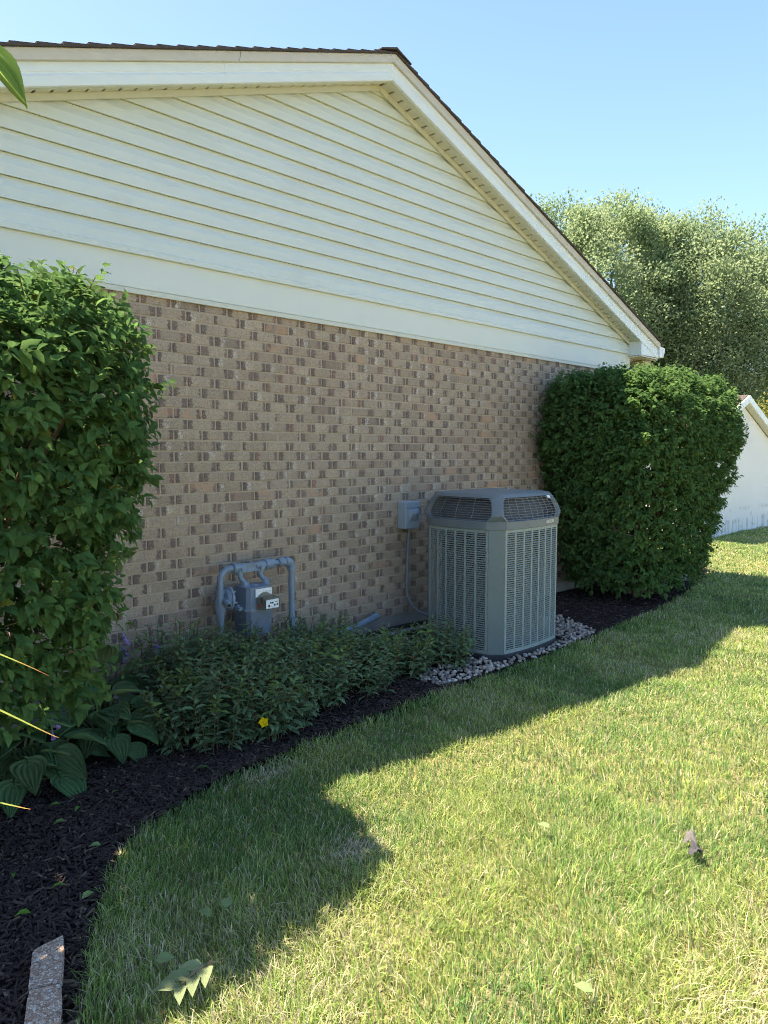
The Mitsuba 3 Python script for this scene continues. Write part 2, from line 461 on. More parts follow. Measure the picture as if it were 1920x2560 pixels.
add('gable_board', prism([(X0 + .02, 2.62), (X1 - .02, 2.62), (X1 - .02, 2.78), (XA, ZR - .02), (X0 + .02, 2.78)], .012, .2), 'joint_dark', house)
PH = .1187
for i in range(14):
    z0 = 2.742 + PH * i
    prof = [(-.003, .0050), (-.0225, .0050), (-.0232, 0), (-.0250, .0005), (-.0252, .002), (-.0235, .007), (-.0225, .060), (-.0205, .066), (-.0085, .094), (-.0060, .099), (-.0045, .1215)]
    V = []
    for y, dz in prof:
        z = z0 + dz
        h = max(half(z, ZR - .004), .004)
        V += [[max(XA - h, X0 + .01), y, z], [min(XA + h, X1 - .012), y, z]]
    F = [[2 * k, 2 * k + 1, 2 * k + 3, 2 * k + 2] for k in range(len(prof) - 1)]
    add('siding_panel', (A(V), A(F)), 'vinyl', house, smooth=25)
add('frieze_board', cat([box(X0, X1 - .004, -.018, .012, 2.512, 2.706)]), 'frieze_paint', house)
add('frieze_channel', cat([prism([(X0, 2.479), (X1 - .004, 2.479), (X1 - .004, 2.509), (X0, 2.509)], -.018, -.002)]), 'soffit_vinyl', house)
add('starter_strip', cat([box(X0, X1 - .008, -.041, .012, 2.7065, 2.7375)]), 'vinyl', house)
add('corner_channel', box(X1 - .014, X1 + .008, -.042, .03, 2.69, 2.80), 'vinyl', house)


def rake(side, s0, s1, prof, cut=0.0):
    """prof: closed polygon of (y, v): v above the soffit line; swept down the slope from s0 to s1 (horizontal distance from the apex)"""
    V, k = [], len(prof)
    for s in (s0, s1):
        for y, v in prof:
            V.append([XA + side * s, y, ZR - SL * s + v])
    F = [[a, (a + 1) % k, k + (a + 1) % k, k + a] for a in range(k)]
    t = shapely.Polygon(prof)
    tv, tf = trimesh.creation.triangulate_polygon(t, engine='earcut')
    idx = [int(np.argmin(np.hypot(A(prof)[:, 0] - p[0], A(prof)[:, 1] - p[1]))) for p in tv]
    caps = [[idx[a] for a in f] for f in tf] + [[k + idx[a] for a in f[::-1]] for f in tf]
    return A(V), np.vstack([tri(F), caps])


def yv(y0, y1, v0, v1):
    return [(y0, v0), (y1, v0), (y1, v1), (y0, v1)]


SE = {1: 4.665, -1: 4.665}
YF = -.182                            # front face of the rake board
roof = note(numbered('brick_house__roof'))
scene[roof] = mikit.ply(cat([prism([(XA, ZR + .02), (XA + SE[1] - .01, ZR + .02 - SL * (SE[1] - .01)), (XA + SE[1] - .01, ZR + .15 - SL * (SE[1] - .01)), (XA, ZR + .15)], -.155, 9.2),
                            prism([(XA, ZR + .02), (XA, ZR + .15), (XA - SE[-1] + .01, ZR + .15 - SL * (SE[-1] - .01)), (XA - SE[-1] + .01, ZR + .02 - SL * (SE[-1] - .01))], -.155, 9.2)]), 'joint_dark')
for side in (1, -1):
    send = 4.23 if side == 1 else 4.26
    k = 0
    s = .012
    while s < send:
        e = min(s + .0958, send)
        add('soffit_panel', rake(side, s, e - .0165, yv(-.165, -.004, .002, .012)), 'soffit_vinyl', house)
        s = e
    add('soffit_backing', rake(side, .0, send, yv(-.16, -.006, .046, .052)), 'joint_dark', house)
    add('soffit_channel', rake(side, .0, send, [(-.046, -.004), (-.042, -.036), (-.030, -.036), (-.030, .0015), (-.046, .0015)]), 'soffit_vinyl', house)
    lip = yv(YF + .006, -.112, -.0065, .0015)
    face = [(YF, -.012), (YF - .003, -.009), (YF - .003, .040), (YF, .048), (YF + .008, .056), (YF + .008, .062), (YF + .005, .066), (YF + .005, .1135), (YF + .02, .1135), (YF + .02, -.012)]
    joints = [(0, 2.55), (2.552, SE[1] - .004)] if side == 1 else [(0, 1.47), (1.4705, SE[-1])]
    for q, (a, b) in enumerate(joints):
        sh = (-.0022 * (1 - q), 0)
        add('rake_board', rake(side, a, b + (.012 if q == 0 else 0), [(y + sh[0], v + sh[1]) for y, v in face]), 'trim_white', house)
        add('rake_lip', rake(side, a, min(b, send - .002), [(y, v + sh[0] * .6) for y, v in lip]), 'soffit_vinyl', house)
    joints = [(0, SE[1])] if side == 1 else [(0, 1.385), (1.389, SE[-1])]
    for a, b in joints:
        add('drip_edge', rake(side, a, b, [(YF - .018, .115), (YF - .030, .165), (YF - .030, .1695), (YF + .02, .1695), (YF + .02, .115)]), 'drip_metal', house)
    # shingle courses, each a tilted strip whose butt shows as a step at the rake edge
    n, s = 0, .10
    rs = np.random.default_rng(5 + side)
    cap0 = yv
    while s < SE[side] + .01:
        e = min(s + .133, SE[side] + .02)
        yo = YF - .043 - rs.uniform(0, .006)
        V = []
        for ss, v0, v1 in ((max(s - .10, 0.0), .1705, .1745), (e, .1705 if n else .1705, .1945)):
            for y in (yo, 9.3):
                for v in (v0, v1):
                    V.append([XA + side * ss, y, ZR - SL * ss + v])
        add('shingle', (A(V), tri(BOXF)), 'shingle_grit', roof)
        s, n = e, n + 1
for k, y in enumerate(np.arange(YF - .047, 9.2, .145)):
    t = .012 * (k % 2 == 0)
    P = [(XA - .16, ZR + .205 - SL * .16), (XA, ZR + .208), (XA + .16, ZR + .205 - SL * .16), (XA + .16, ZR + .196 - SL * .16), (XA, ZR + .192), (XA - .16, ZR + .196 - SL * .16)]
    add('ridge_shingle', prism([(x, z + t * .4) for x, z in P], y, y + .142), 'shingle_grit', roof)

# eave box, eave soffit, gutter, post
zx = ZR - SL * 4.23
add('eave_box', prism([(X1 - .045, 2.688), (6.452, 2.694), (X1 - .045, zx + .006)], YF + .003, -.004), 'trim_white', house)
add('eave_soffit', box(X1 - .04, 6.44, YF + .008, 9.0, 2.672, 2.684), 'soffit_vinyl', house)
for k in range(5):
    add('eave_soffit_seam', box(X1 + .03, 6.43, YF + .02 + .09 * k, YF + .0235 + .09 * k, 2.6695, 2.6718), 'joint_dark', house)
add('eave_fascia', box(6.44, 6.456, YF + .01, 9.0, 2.66, 2.86), 'trim_white', house)
gp = [(6.459, 2.70), (6.56, 2.70), (6.575, 2.735), (6.60, 2.765), (6.605, 2.815), (6.596, 2.818), (6.59, 2.77), (6.565, 2.742), (6.553, 2.706), (6.464, 2.706), (6.464, 2.83), (6.459, 2.83)]
gut = add('gutter', prism(gp, YF - .012, 9.1), 'gutter_white', house)
add('end_cap', prism([(6.459, 2.70), (6.56, 2.70), (6.575, 2.735), (6.60, 2.765), (6.605, 2.815), (6.459, 2.83)], YF - .016, YF - .0125), 'gutter_white', gut)
add('left_gutter', prism([(2 * XA - x, z) for x, z in gp][::-1], YF - .012, 9.1), 'gutter_white', house)
add('left_eave', box(2 * XA - 6.456, 2 * XA - 6.0, YF + .01, 9.0, 2.672, 2.70), 'soffit_vinyl', house)
add('porch_post', cat([cbox(6.40, 6.54, -.03, .11, -.1, 2.670, .008), box(6.385, 6.555, -.045, .125, 2.60, 2.668)]), 'post_tan', house)

# ------------------------------------------------------------------ air conditioner
ac = thing('air_conditioner', 'grey-green louvred air conditioning unit on the gravel beside the house wall', 'air conditioner')
CX, CY, HX, HY, CH, BU = 2.350, -.742, .437, .372, .090, .030


def ac_face(face, s, out=0.0, inset=0.0, ch=None):
    """a point on one of the four bulging faces: s from -1 to 1 along it"""
    hx, hy = HX - inset, HY - inset
    b = BU * (1 - s * s) + out
    ch = CH if ch is None else ch
    lx, ly = (hx - ch) * s, (hy - ch) * s
    return A({'front': (lx, -hy - b), 'right': (hx + b, ly), 'back': (-lx, hy + b), 'left': (-hx - b, -ly)}[face])


FACES = ('front', 'right', 'back', 'left')


def outline(out=0.0, inset=0.0, n=9):
    return [ac_face(f, s, out, inset) for f in FACES for s in np.linspace(-1, 1, n)]


def loft(rings):
    k = len(rings[0][0])
    V = np.vstack([np.column_stack([np.asarray(r) + [CX, CY], np.full(k, z)]) for r, z in rings])
    F = [[a * k + i, a * k + (i + 1) % k, (a + 1) * k + (i + 1) % k, (a + 1) * k + i] for a in range(len(rings) - 1) for i in range(k)]
    V = np.vstack([V, [[CX, CY, rings[0][1]], [CX, CY, rings[-1][1]]]])
    e = (len(rings) - 1) * k
    F = np.vstack([tri(F), [[len(V) - 2, (i + 1) % k, i] for i in range(k)], [[len(V) - 1, e + i, e + (i + 1) % k] for i in range(k)]])
    return V, F


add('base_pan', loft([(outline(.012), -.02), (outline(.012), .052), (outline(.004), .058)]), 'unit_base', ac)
add('coil', loft([(outline(-.17, .0), .058), (outline(-.17, .0), .975)]), 'coil_gap_shade', ac)
ZL0, ZL1 = .058, .974


def P3(xy, z):
    return [xy[0] + CX, xy[1] + CY, z]


def strip(face, s0, s1, z0, z1, out, depth, n=3):
    """a curved plate on a face"""
    ss = np.linspace(s0, s1, n)
    V = []
    for s in ss:
        for o in (out, out - depth):
            for z in (z0, z1):
                V.append(P3(ac_face(face, s, o), z))
    F = []
    for k in range(n - 1):
        a, b = 4 * k, 4 * k + 4
        F += [[a, b, b + 1, a + 1], [a + 2, a + 3, b + 3, b + 2], [a + 1, b + 1, b + 3, a + 3], [a, a + 2, b + 2, b]]
    F += [[0, 1, 3, 2], [4 * n - 4, 4 * n - 2, 4 * n - 1, 4 * n - 3]]
    return A(V), tri(F)


for face, cols in (('front', 7), ('left', 6), ('right', 6), ('back', 7)):
    pan = note(numbered('air_conditioner__louver_panel'))
    add('rail', strip(face, -1, 1, ZL0, ZL0 + .028, 0, .006, 9), 'unit_panel', pan)
    add('rail', strip(face, -1, 1, ZL1 - .022, ZL1, 0, .006, 9), 'unit_panel', pan)
    e0, w = .035, (2 - .07) / cols
    rib = .15 * w
    for c in range(cols + 1):
        a = -1 if c == 0 else -1 + e0 + c * w - rib / 2
        b = 1 if c == cols else -1 + e0 + c * w + rib / 2
        if c == 0:
            b = -1 + e0 + rib / 2
        if c == cols:
            a = 1 - e0 - rib / 2
        add('rib', strip(face, a, b, ZL0 + .028, ZL1 - .022, 0, .006, 2), 'unit_panel', pan)
    ms = []
    zs = np.arange(ZL0 + .034, ZL1 - .032, .0163)
    for c in range(cols):
        a, b = -1 + e0 + c * w + rib / 2, -1 + e0 + (c + 1) * w - rib / 2
        for z in zs:
            V = [P3(ac_face(face, s, o), zz) for s in (a, b) for o, zz in ((-.0004, z), (-.0004, z + .0044), (-.0095, z + .0072), (-.0095, z + .0054))]
            ms.append((A(V), tri([[0, 4, 5, 1], [1, 5, 6, 2], [2, 6, 7, 3], [3, 7, 4, 0]])))
    add('slats', cat(ms), 'unit_panel', pan, kind='stuff')
for k, (fa, fb) in enumerate((('left', 'front'), ('front', 'right'), ('right', 'back'), ('back', 'left'))):
    p, q = ac_face(fa, 1), ac_face(fb, -1)
    nrmv = nrm(A([q[1] - p[1], p[0] - q[0]]))
    dirv = nrm(q - p)
    p2, q2 = p - dirv * .0, q + dirv * .0
    pts = [P3(x, z) for z in (ZL0, ZL1 + .004) for x in (p2 + nrmv * .0025 + dirv * .003, q2 + nrmv * .0025 - dirv * .003, p2 - nrmv * .02, q2 - nrmv * .02)]
    add('corner_post', hull(pts), 'unit_post', ac)
# hood: band, sloping corner struts, deck
ZBD, ZDK = 1.036, 1.222


def hood_pt(face, s, t, out=0.0):
    """on the sloping hood side: t 0 at the band, 1 at the deck"""
    ins = .072 * t ** 1.7
    ch = .040 + .050 * max(0.0, 1 - t / .22)
    return P3(ac_face(face, s, out + .008 - .010 * t, 0.0, ch) * (1 - ins / .45), ZBD + (ZDK - ZBD) * t)


def ringz(t, out=0.0, n=9):
    R = [hood_pt(f, s, t, out) for f in FACES for s in np.linspace(-1, 1, n)]
    return [(p[0] - CX, p[1] - CY) for p in R], R[0][2]


hood = add('hood_band', loft([(outline(.002), ZL1 + .001), (outline(.011), ZL1 + .004), (outline(.011), ZBD - .004), (outline(.007), ZBD), (outline(-.14), ZBD), (outline(-.14), ZBD - .03)]), 'unit_cap', ac, smooth=35)
r1, z1_ = ringz(.90)
r2, z2_ = ringz(.985)
r3, _ = ringz(1.0)
sh = lambda r, k: [(x * k, y * k) for x, y in r]
add('hood_deck', loft([(sh(r1, .96), z1_), (r1, z1_), (r2, z2_ - .002), (sh(r3, .97), ZDK + .007), (sh(r3, .85), ZDK + .014), (sh(r3, .4), ZDK + .026)]), 'unit_cap', ac, smooth=50)
add('fan_well', loft([(sh(ringz(0)[0], .79), ZBD - .06), (sh(ringz(0)[0], .79), ZBD), (sh(ringz(.5)[0], .78), (ZBD + ZDK) / 2), (sh(r1, .78), z1_ + .004)]), 'hood_gap_shade', ac)
for fa, fb in (('left', 'front'), ('front', 'right'), ('right', 'back'), ('back', 'left')):
    V = []
    for t in (0, .08, .22, .5, .75, .93):
        w = .05 if t < .6 else .05 + .10 * ((t - .6) / .33) ** 2
        a, b, c, e = (A(hood_pt(fa, 1 - w, t)), A(hood_pt(fa, 1, t)), A(hood_pt(fb, -1, t)), A(hood_pt(fb, -1 + w, t)))
        cen = A([CX, CY, a[2]])
        V += [a, b, c, e, e + (cen - e) * .06, a + (cen - a) * .06]
    F = [[6 * k + i, 6 * k + (i + 1) % 6, 6 * k + 6 + (i + 1) % 6, 6 * k + 6 + i] for k in range(5) for i in range(6)]
    add('hood_corner', (A(V), tri(F)), 'unit_cap', ac, smooth=40)
    q = [(A(hood_pt(fa, 1, t)) + A(hood_pt(fb, -1, t))) / 2 for t in (0, .5, .93)]
    cq = [A([CX, CY, p[2]]) for p in q]
    add('added_shade_sheet', (A([p + (c - p) * .05 for p, c in zip(q, cq)] + [p + (c - p) * .30 for p, c in zip(q, cq)]), tri([[0, 1, 4, 3], [1, 2, 5, 4]])), 'hood_gap_shade', ac)  # added dark sheet in the corner, paints the grille opening dark to its edge


def kink(s, face):
    return 0 if face != 'front' else (.022 * float(np.clip((s + .66) / .16, 0, 1)) - .006)


for face, nv in (('front', 9), ('left', 3), ('right', 9), ('back', 3)):
    gr = note(numbered('air_conditioner__hood_grille'))
    first = True
    for t in np.linspace(.045, .86, 9 if face in ('front', 'back') else 10):
        path = [hood_pt(face, s, t, kink(s, face)) for s in np.linspace(-.945, .945, 15)]
        mm = tube(path, .0018, 5)
        if first:
            scene[gr] = mikit.ply(mm, 'unit_wire', smooth=True)
            first = False
        else:
            add('bar', mm, 'unit_wire', gr, smooth=True)
    for s in np.linspace(-.945, .945, nv + 2)[1:-1]:
        add('upright', tube([hood_pt(face, s, t, kink(s, face) - .002) for t in (0, .3, .6, .9)], .0019, 5), 'unit_wire', gr, smooth=True)
# badge on the band and the small pale tag on the grille
bs = np.linspace(.40, .66, 5)
zb = .5 * (ZL1 + ZBD) + .004
V = []
for s, hgt in zip(np.linspace(.36, .72, 7), (.006, .0105, .0125, .013, .0125, .0105, .006)):
    for o in (.0118, .0145):
        for z in (zb - hgt, zb + hgt):
            V.append(P3(ac_face('front', s, o), z))
F = []
for k in range(6):
    a, b = 4 * k, 4 * k + 4
    F += [[a + 2, b + 2, b + 3, a + 3], [a, a + 1, b + 1, b], [a + 1, a + 3, b + 3, b + 1], [a, b, b + 2, a + 2]]
F += [[0, 2, 3, 1], [24, 25, 27, 26]]
badge = add('badge', (A(V), tri(F)), 'badge', ac, label='pale oval maker badge on the hood band')


def wall_text(txt, h, org, xdir, ydir):
    t = meshkit.text_mesh(txt, h, .0006)
    v = np.array(t.vertices)
    xd, yd = nrm(A(xdir, float)), nrm(A(ydir, float))
    zd = np.cross(xd, yd)
    return A(org) + v[:, :1] * xd + v[:, 1:2] * yd + v[:, 2:] * zd, np.array(t.faces)


q0, q1 = A(P3(ac_face('front', .54, .0147), zb - .0045)), A(P3(ac_face('front', .64, .0147), zb - .0045))
add('lettering', wall_text('TRANE', .0075, q0, q1 - q0, (0, 0, 1)), 'badge_ink', badge)
q2 = A(P3(ac_face('front', .495, .0149), zb))
add('emblem', cat([rod(q2 + [0, 0, -.006], q2 + [0, -.0012, .006], .0012, 6), rod(q2 + [-.006, 0, .001], q2 + [.006, -.0008, .003], .0012, 6)]), 'badge_ink', badge)
a_, b_ = A(hood_pt('front', .60, .80, .02)), A(hood_pt('front', .72, .80, .02))
c_, d_ = A(hood_pt('front', .72, .90, .02)), A(hood_pt('front', .60, .90, .02))
off = A([0, -.004, .002])
add('tag', hull([a_, b_, c_, d_, a_ + off, b_ + off, c_ + off, d_ + off]), 'white_label', ac, label='small pale tag clipped on the hood grille')

# refrigerant lines, conduit, disconnect box
lines = thing('coolant_line', 'black insulated coolant line lying along the wall behind the air conditioner', 'pipe')
add('insulation', tube([(1.45, -.06, .085), (1.70, -.09, .095), (1.95, -.12, .108), (2.2, -.20, .122), (2.34, -.26, .15)], .017, 10), 'rubber_black', lines, smooth=True)
add('tie', tube([(2.07, -.158, .116), (2.085, -.163, .117)], .024, 10), 'rubber_black', lines)
lq = thing('drain_pipe', 'grey drain pipe lying below the black coolant line', 'pipe')
add('pipe', tube([(1.42, -.11, .060), (1.7, -.13, .068), (1.95, -.16, .078), (2.25, -.23, .088), (2.36, -.27, .095)], .014, 10), 'conduit_grey', lq, smooth=True)

db = thing('disconnect_box', 'small blue-grey steel electrical box on the brick wall left of the air conditioner', 'electrical box')
bx0, bx1, by, bz0, bz1 = 2.035, 2.205, -.095, .905, 1.128
add('housing', cbox(bx0, bx1, by + .004, -.002, bz0, bz1 - .012, .004), 'box_steel', db)
add('lid', cat([cbox(bx0 - .004, bx1 + .004, by - .004, 0, bz1 - .052, bz1, .004)]), 'box_steel', db)
cover = [(bx0 + .004, bz0 + .004), (bx1 - .004, bz0 + .004), (bx1 - .004, bz1 - .056), (bx0 + .004, bz1 - .056)]
cov = add('cover', prism(cover, by, by + .006), 'box_steel', db)
# raised wedge on the cover, thicker at its top
w0, w1 = bx0 + .040, bx1 - .026
add('latch_hood', hull([(w0, by, bz0 + .065), (w1, by, bz0 + .065), (w1, by, bz1 - .066), (w0 + .0, by, bz1 - .066),
                        (w0 + .012, by - .030, bz1 - .10), (w1 - .006, by - .030, bz1 - .10), (w0 + .008, by - .026, bz1 - .074), (w1 - .006, by - .026, bz1 - .074),
                        (w0 + .002, by - .006, bz0 + .067), (w1 - .002, by - .006, bz0 + .067)]), 'box_steel', cov)
add('hub', rod((2.13, -.05, bz0 - .02), (2.13, -.05, bz0 + .01), .016), 'conduit_grey', db)
cd = thing('conduit', 'grey flexible electrical conduit running down the wall from the box', 'conduit')
pth = [(2.13, -.045, .89), (2.128, -.035, .75), (2.125, -.028, .55), (2.120, -.028, .40), (2.125, -.035, .33), (2.15, -.06, .25), (2.20, -.10, .19), (2.26, -.16, .155), (2.33, -.22, .14)]
pth = trimesh.path.simplify.resample_spline(A(pth), count=30) if False else A(pth)
tt = np.linspace(0, len(pth) - 1, 40)
from scipy.interpolate import CubicSpline
pth = CubicSpline(np.arange(len(pth)), pth)(tt)
add('pipe', tube(pth, .0125, 10), 'conduit_grey', cd, smooth=True)
add('clamp', cat([rod((2.124, -.028, .70), (2.124, -.028, .715), .0165), box(2.10, 2.15, -.012, -.001, .699, .716)]), 'conduit_grey', cd)
add('clamp', cat([rod((2.12, -.028, .44), (2.12, -.028, .455), .0165), box(2.10, 2.15, -.012, -.001, .439, .456)]), 'conduit_grey', cd)

# ------------------------------------------------------------------ gas meter
gm = thing('gas_meter', 'blue-grey gas meter with its pipes in front of the brick wall', 'gas meter')
YM = -.145
R = .021
# left riser with bend into the horizontal bar
xl, xt1, xt2, xr, zt = .222, .375, .535, .805, .778
add('riser', cat([rod((xl, YM, .02), (xl, YM, .52), R), steps_tube((xl, YM, .33), (xl, YM, .39), [(0, .024), (.0, .028), (.6, .028), (.6, .024), (1, .024)])]), 'meter_paint', gm, smooth=35)
bend = [(xl, YM, .62), (xl, YM, .70)] + [tuple(p) for p in arc((xl + .075, YM, zt - .075), (-.075, 0, 0), (0, 0, .075), math.pi / 2, 8)] + [(xt1 - .02, YM, zt)]
add('bent_pipe', tube(bend, R, 14), 'meter_paint', gm, smooth=40)
add('tee', cat([steps_tube((xt1 - .055, YM, zt), (xt1 + .03, YM, zt), [(0, .036), (.28, .036), (.28, .028), (1, .028)]), rod((xt1, YM, zt - .055), (xt1, YM, zt), .024),
                rod((xt1 + .012, YM - .034, zt - .012), (xt1 + .012, YM, zt - .012), .017)]), 'meter_paint', gm, smooth=35)
add('meter_bar', cat([box(xt1, xt2 + .02, YM - .010, YM + .010, zt - .030, zt + .012), box(xt1, xt2 + .02, YM - .022, YM + .022, zt + .010, zt + .020), box(xt1, xt2 + .02, YM - .020, YM + .020, zt - .034, zt - .026)]), 'meter_paint', gm)
add('tee', cat([steps_tube((xt2 - .035, YM, zt), (xt2 + .085, YM, zt), [(0, .018), (.35, .028), (.62, .028), (.62, .036), (1, .036)], 16), rod((xt2 + .005, YM, zt - .055), (xt2 + .005, YM, zt), .022),
                rod((xt2 + .005, YM - .034, zt - .018), (xt2 + .005, YM, zt - .018), .016)]), 'meter_paint', gm, smooth=35)
add('union', cat([steps_tube((xt2 + .085, YM, zt), (xt2 + .125, YM, zt), [(0, .036), (.5, .036), (.5, .026), (1, .026)], 6)]), 'meter_paint', gm)
add('cross_pipe', rod((xt2 + .10, YM, zt), (xr - .03, YM, zt), .018, 14), 'meter_paint', gm, smooth=40)
add('coupling', cat([steps_tube((.69, YM, zt), (.755, YM, zt), [(0, .030), (.14, .030), (.14, .024), (.16, .031), (.84, .031), (.86, .024), (.88, .030), (1, .030)], 16)]), 'meter_paint', gm, smooth=35)
el = [tuple(p) for p in arc((xr - .035, YM, zt - .035), (0, 0, .035), (.035, 0, 0), math.pi / 2, 8)]
add('elbow', cat([tube([(xr - .055, YM, zt)] + el + [(xr, YM, zt - .05)], .026, 14), steps_tube((xr - .058, YM, zt), (xr - .038, YM, zt), [(0, .035), (1, .035)]), steps_tube((xr, YM, zt - .066), (xr, YM, zt - .04), [(0, .035), (1, .035)])]), 'meter_paint', gm, smooth=40)
add('riser', rod((xr, YM, .02), (xr, YM, zt - .045), R + .001, 16), 'meter_paint', gm, smooth=40)
# swan-neck drops to the meter top
for x, lean in ((xt1, .018), (xt2 + .005, .016)):
    xb = x + lean
    add('drop_pipe', tube([(x, YM, zt - .03), (x, YM, zt - .06), (x + .35 * lean, YM - .008, zt - .08), (xb, YM - .028, zt - .10), (xb, YM - .035, .66)], .0165, 12), 'meter_paint', gm, smooth=40)
    add('union_nut', steps_tube((xb, YM - .035, .652), (xb, YM - .035, .686), [(0, .034), (.35, .034), (.35, .027), (1, .027)], 8), 'meter_paint', gm)
# body
mx0, mx1, my0, my1 = .345, .545, -.278, -.105


def taper(z0, z1, g0, g1, c=.022):
    pts = []
    for z, gq in ((z0, g0), (z1, g1)):
        for x, sx in ((mx0 - gq, 1), (mx1 + gq, -1)):
            for y, sy in ((my0 - gq, 1), (my1 + gq, -1)):
                pts += [(x + sx * c, y, z), (x, y + sy * c, z)]
    return hull(pts)


body = add('body', taper(.520, .656, .008, -.004), 'meter_body', gm)
add('top_plate', cat([steps_tube((.455, -.19, .655), (.455, -.19, .664), [(0, .034), (1, .032)], 16)]), 'meter_body', gm)
add('lower_body', taper(.34, .506, -.004, .006), 'meter_body', gm)
add('flange', taper(.506, .520, .018, .018, .03), 'meter_paint', gm)
add('flange_bracket', cat([cbox(mx0 - .038, mx0 - .006, -.235, -.16, .506, .532, .004), rod((mx0 - .022, -.2, .53), (mx0 - .022, -.2, .545), .011, 6)]), 'meter_paint', gm)
yf = my0 - .006
pl = add('nameplate', box(.400, .528, yf - .003, yf + .004, .592, .645), 'white_label', gm, label='white printed plate above the meter index')
add('printed_line', cat([box(.463, .464, yf - .0034, yf - .003, .596, .641), box(.478, .520, yf - .0034, yf - .003, .626, .6275), box(.478, .515, yf - .0034, yf - .003, .6205, .6217), box(.408, .452, yf - .0034, yf - .003, .626, .627)]), 'ink', pl)
# index under a yellowed clear cover
ix0, ix1, iz0, iz1 = .405, .535, .520, .585
add('index_case', cat([box(ix0 + .012, ix1 - .012, yf - .050, yf, iz0 + .004, iz1 + .010)]), 'ink', gm)
fc = add('index_face', box(ix0 + .022, ix1 - .006, yf - .079, yf - .075, iz0 + .003, iz1 - .004), 'white_label', gm, label='white index face with small dials')
zc = (iz0 + iz1) / 2 - .010
add('dial', cat([rod((ix0 + .045, yf - .0805, zc - .002), (ix0 + .045, yf - .079, zc - .002), .0075, 12), rod((ix0 + .090, yf - .0805, zc), (ix0 + .090, yf - .079, zc), .0065, 12), rod((ix0 + .110, yf - .0805, zc + .002), (ix0 + .110, yf - .079, zc + .002), .0065, 12),
                 box(ix0 + .052, ix0 + .080, yf - .0805, yf - .079, zc + .013, zc + .021), box(ix0 + .092, ix0 + .118, yf - .0803, yf - .079, zc + .019, zc + .022)]), 'ink', fc)
top = [(ix0 + .01 + (ix1 - ix0 - .02) * q, iz1 + .038 * math.sin(math.pi * (.12 + .76 * q))) for q in np.linspace(0, 1, 8)]
back = [(ix0 - .012, iz0 - .012), (ix1 + .012, iz0 - .012)] + [(x, z) for x, z in top[::-1]]
front = [(ix0 + .014, iz0), (ix1, iz0)] + [(ix0 + .014 + (ix1 - ix0 - .014) * q, iz1 - .002) for q in np.linspace(1, 0, 8)]
V = A([(x, yf - .001, z) for x, z in back] + [(x, yf - .080, z) for x, z in front])
k = len(back)
add('index_cover', (V, tri([[i, (i + 1) % k, k + (i + 1) % k, k + i] for i in range(k)])), 'clear_cover', gm, label='yellowed clear plastic cover over the index')
add('seal', rod((ix0 - .002, yf - .034, iz0 + .022), (ix0 + .006, yf - .030, iz0 + .022), .0085, 12), 'red_cap', gm, label='red round seal')
# regulator on the left riser
rx, rz = .262, .588
add('regulator_body', cat([steps_tube((xl, YM, .455), (xl, YM, .645), [(0, .026), (.14, .026), (.14, .031), (.24, .031), (.32, .038), (.62, .036), (.80, .026), (.88, .026), (.88, .031), (1, .031)], 16),
                           rod((xl, YM, rz - .02), (rx + .02, YM - .01, rz - .005), .033, 14)]), 'meter_paint', gm, smooth=35)
add('diaphragm_case', cat([steps_tube((rx - .022, YM - .012, rz), (rx + .052, YM - .022, rz - .004), [(0, .030), (.10, .058), (.36, .070), (.40, .080), (.56, .080), (.60, .070), (.80, .050), (.86, .030), (1, .026)], 24)]), 'meter_paint', gm, smooth=35)
for a in np.arange(6) * math.pi / 3 + .3:
    c = A([rx + .012, YM - .017, rz]) + .071 * A([0, math.cos(a), math.sin(a)])
    add('bolt', rod(c - [.006, 0, 0], c + [.020, 0, 0], .007, 6), 'meter_paint', gm)
add('vent', cat([steps_tube((rx - .02, YM - .02, rz - .012), (rx - .055, YM - .125, rz - .022), [(0, .022), (.5, .019), (.96, .019), (1, .017)], 14)]), 'meter_paint', gm, smooth=35)
add('vent_screen', rod((rx - .0553, YM - .126, rz - .0222), (rx - .0556, YM - .127, rz - .0223), .012, 12), 'ink', gm)

# stub pipe lying at the foot of the wall
sp = thing('capped_pipe', 'blue-grey pipe with a capped elbow end lying at the foot of the wall', 'pipe')
add('pipe', tube([(1.20, -.16, .165), (1.42, -.125, .192), (1.68, -.085, .224)], .024, 14), 'meter_paint', sp, smooth=40)
add('cap', cat([steps_tube((1.655, -.088, .221), (1.735, -.076, .229), [(0, .030), (.55, .031), (.75, .028), (.92, .018), (1, .008)], 14)]), 'meter_paint', sp, smooth=45)
add('collar', steps_tube((1.36, -.136, .184), (1.40, -.130, .189), [(0, .029), (1, .029)], 14), 'meter_paint', sp)

# ------------------------------------------------------------------ edging stones
u = nrm(A([-.155, -.36]))
w = A([u[1], -u[0]])
st = A([-1.577, -1.995])


def edging(s0, s1, seed, ragged):
    prof = []
    half_w = .044
    pts = []
    for s in np.linspace(s0, s1, 7):
        q = (s - s0) / (s1 - s0)
        wv = half_w * (1 - .10 * (max(0, 1 - q * 9) + max(0, 1 - (1 - q) * 9)))
        pts.append((s, wv))
    left = [st + u * (s - (.018 if ragged and k == 0 else 0)) + w * (-b) for k, (s, b) in enumerate(pts)]
    right = [st + u * (s + (.022 if ragged and k == 0 else 0)) + w * b for k, (s, b) in enumerate(pts)]
    poly = left + right[::-1]
    V, F = plate(poly, -.03, .058)
    m = trimesh.Trimesh(V, F, process=True)
    m = m.subdivide_to_size(.016)
    v = np.array(m.vertices)
    cen = v.mean(0)
    lim = np.clip((v[:, 2] - .05) / .008, 0, 1)
    v[:, :2] += (cen[:2] - v[:, :2]) * (lim * .035)[:, None]
    v += (meshkit.noise(v * 140, seed)[:, None] - .5) * .004
    return v, np.array(m.faces)


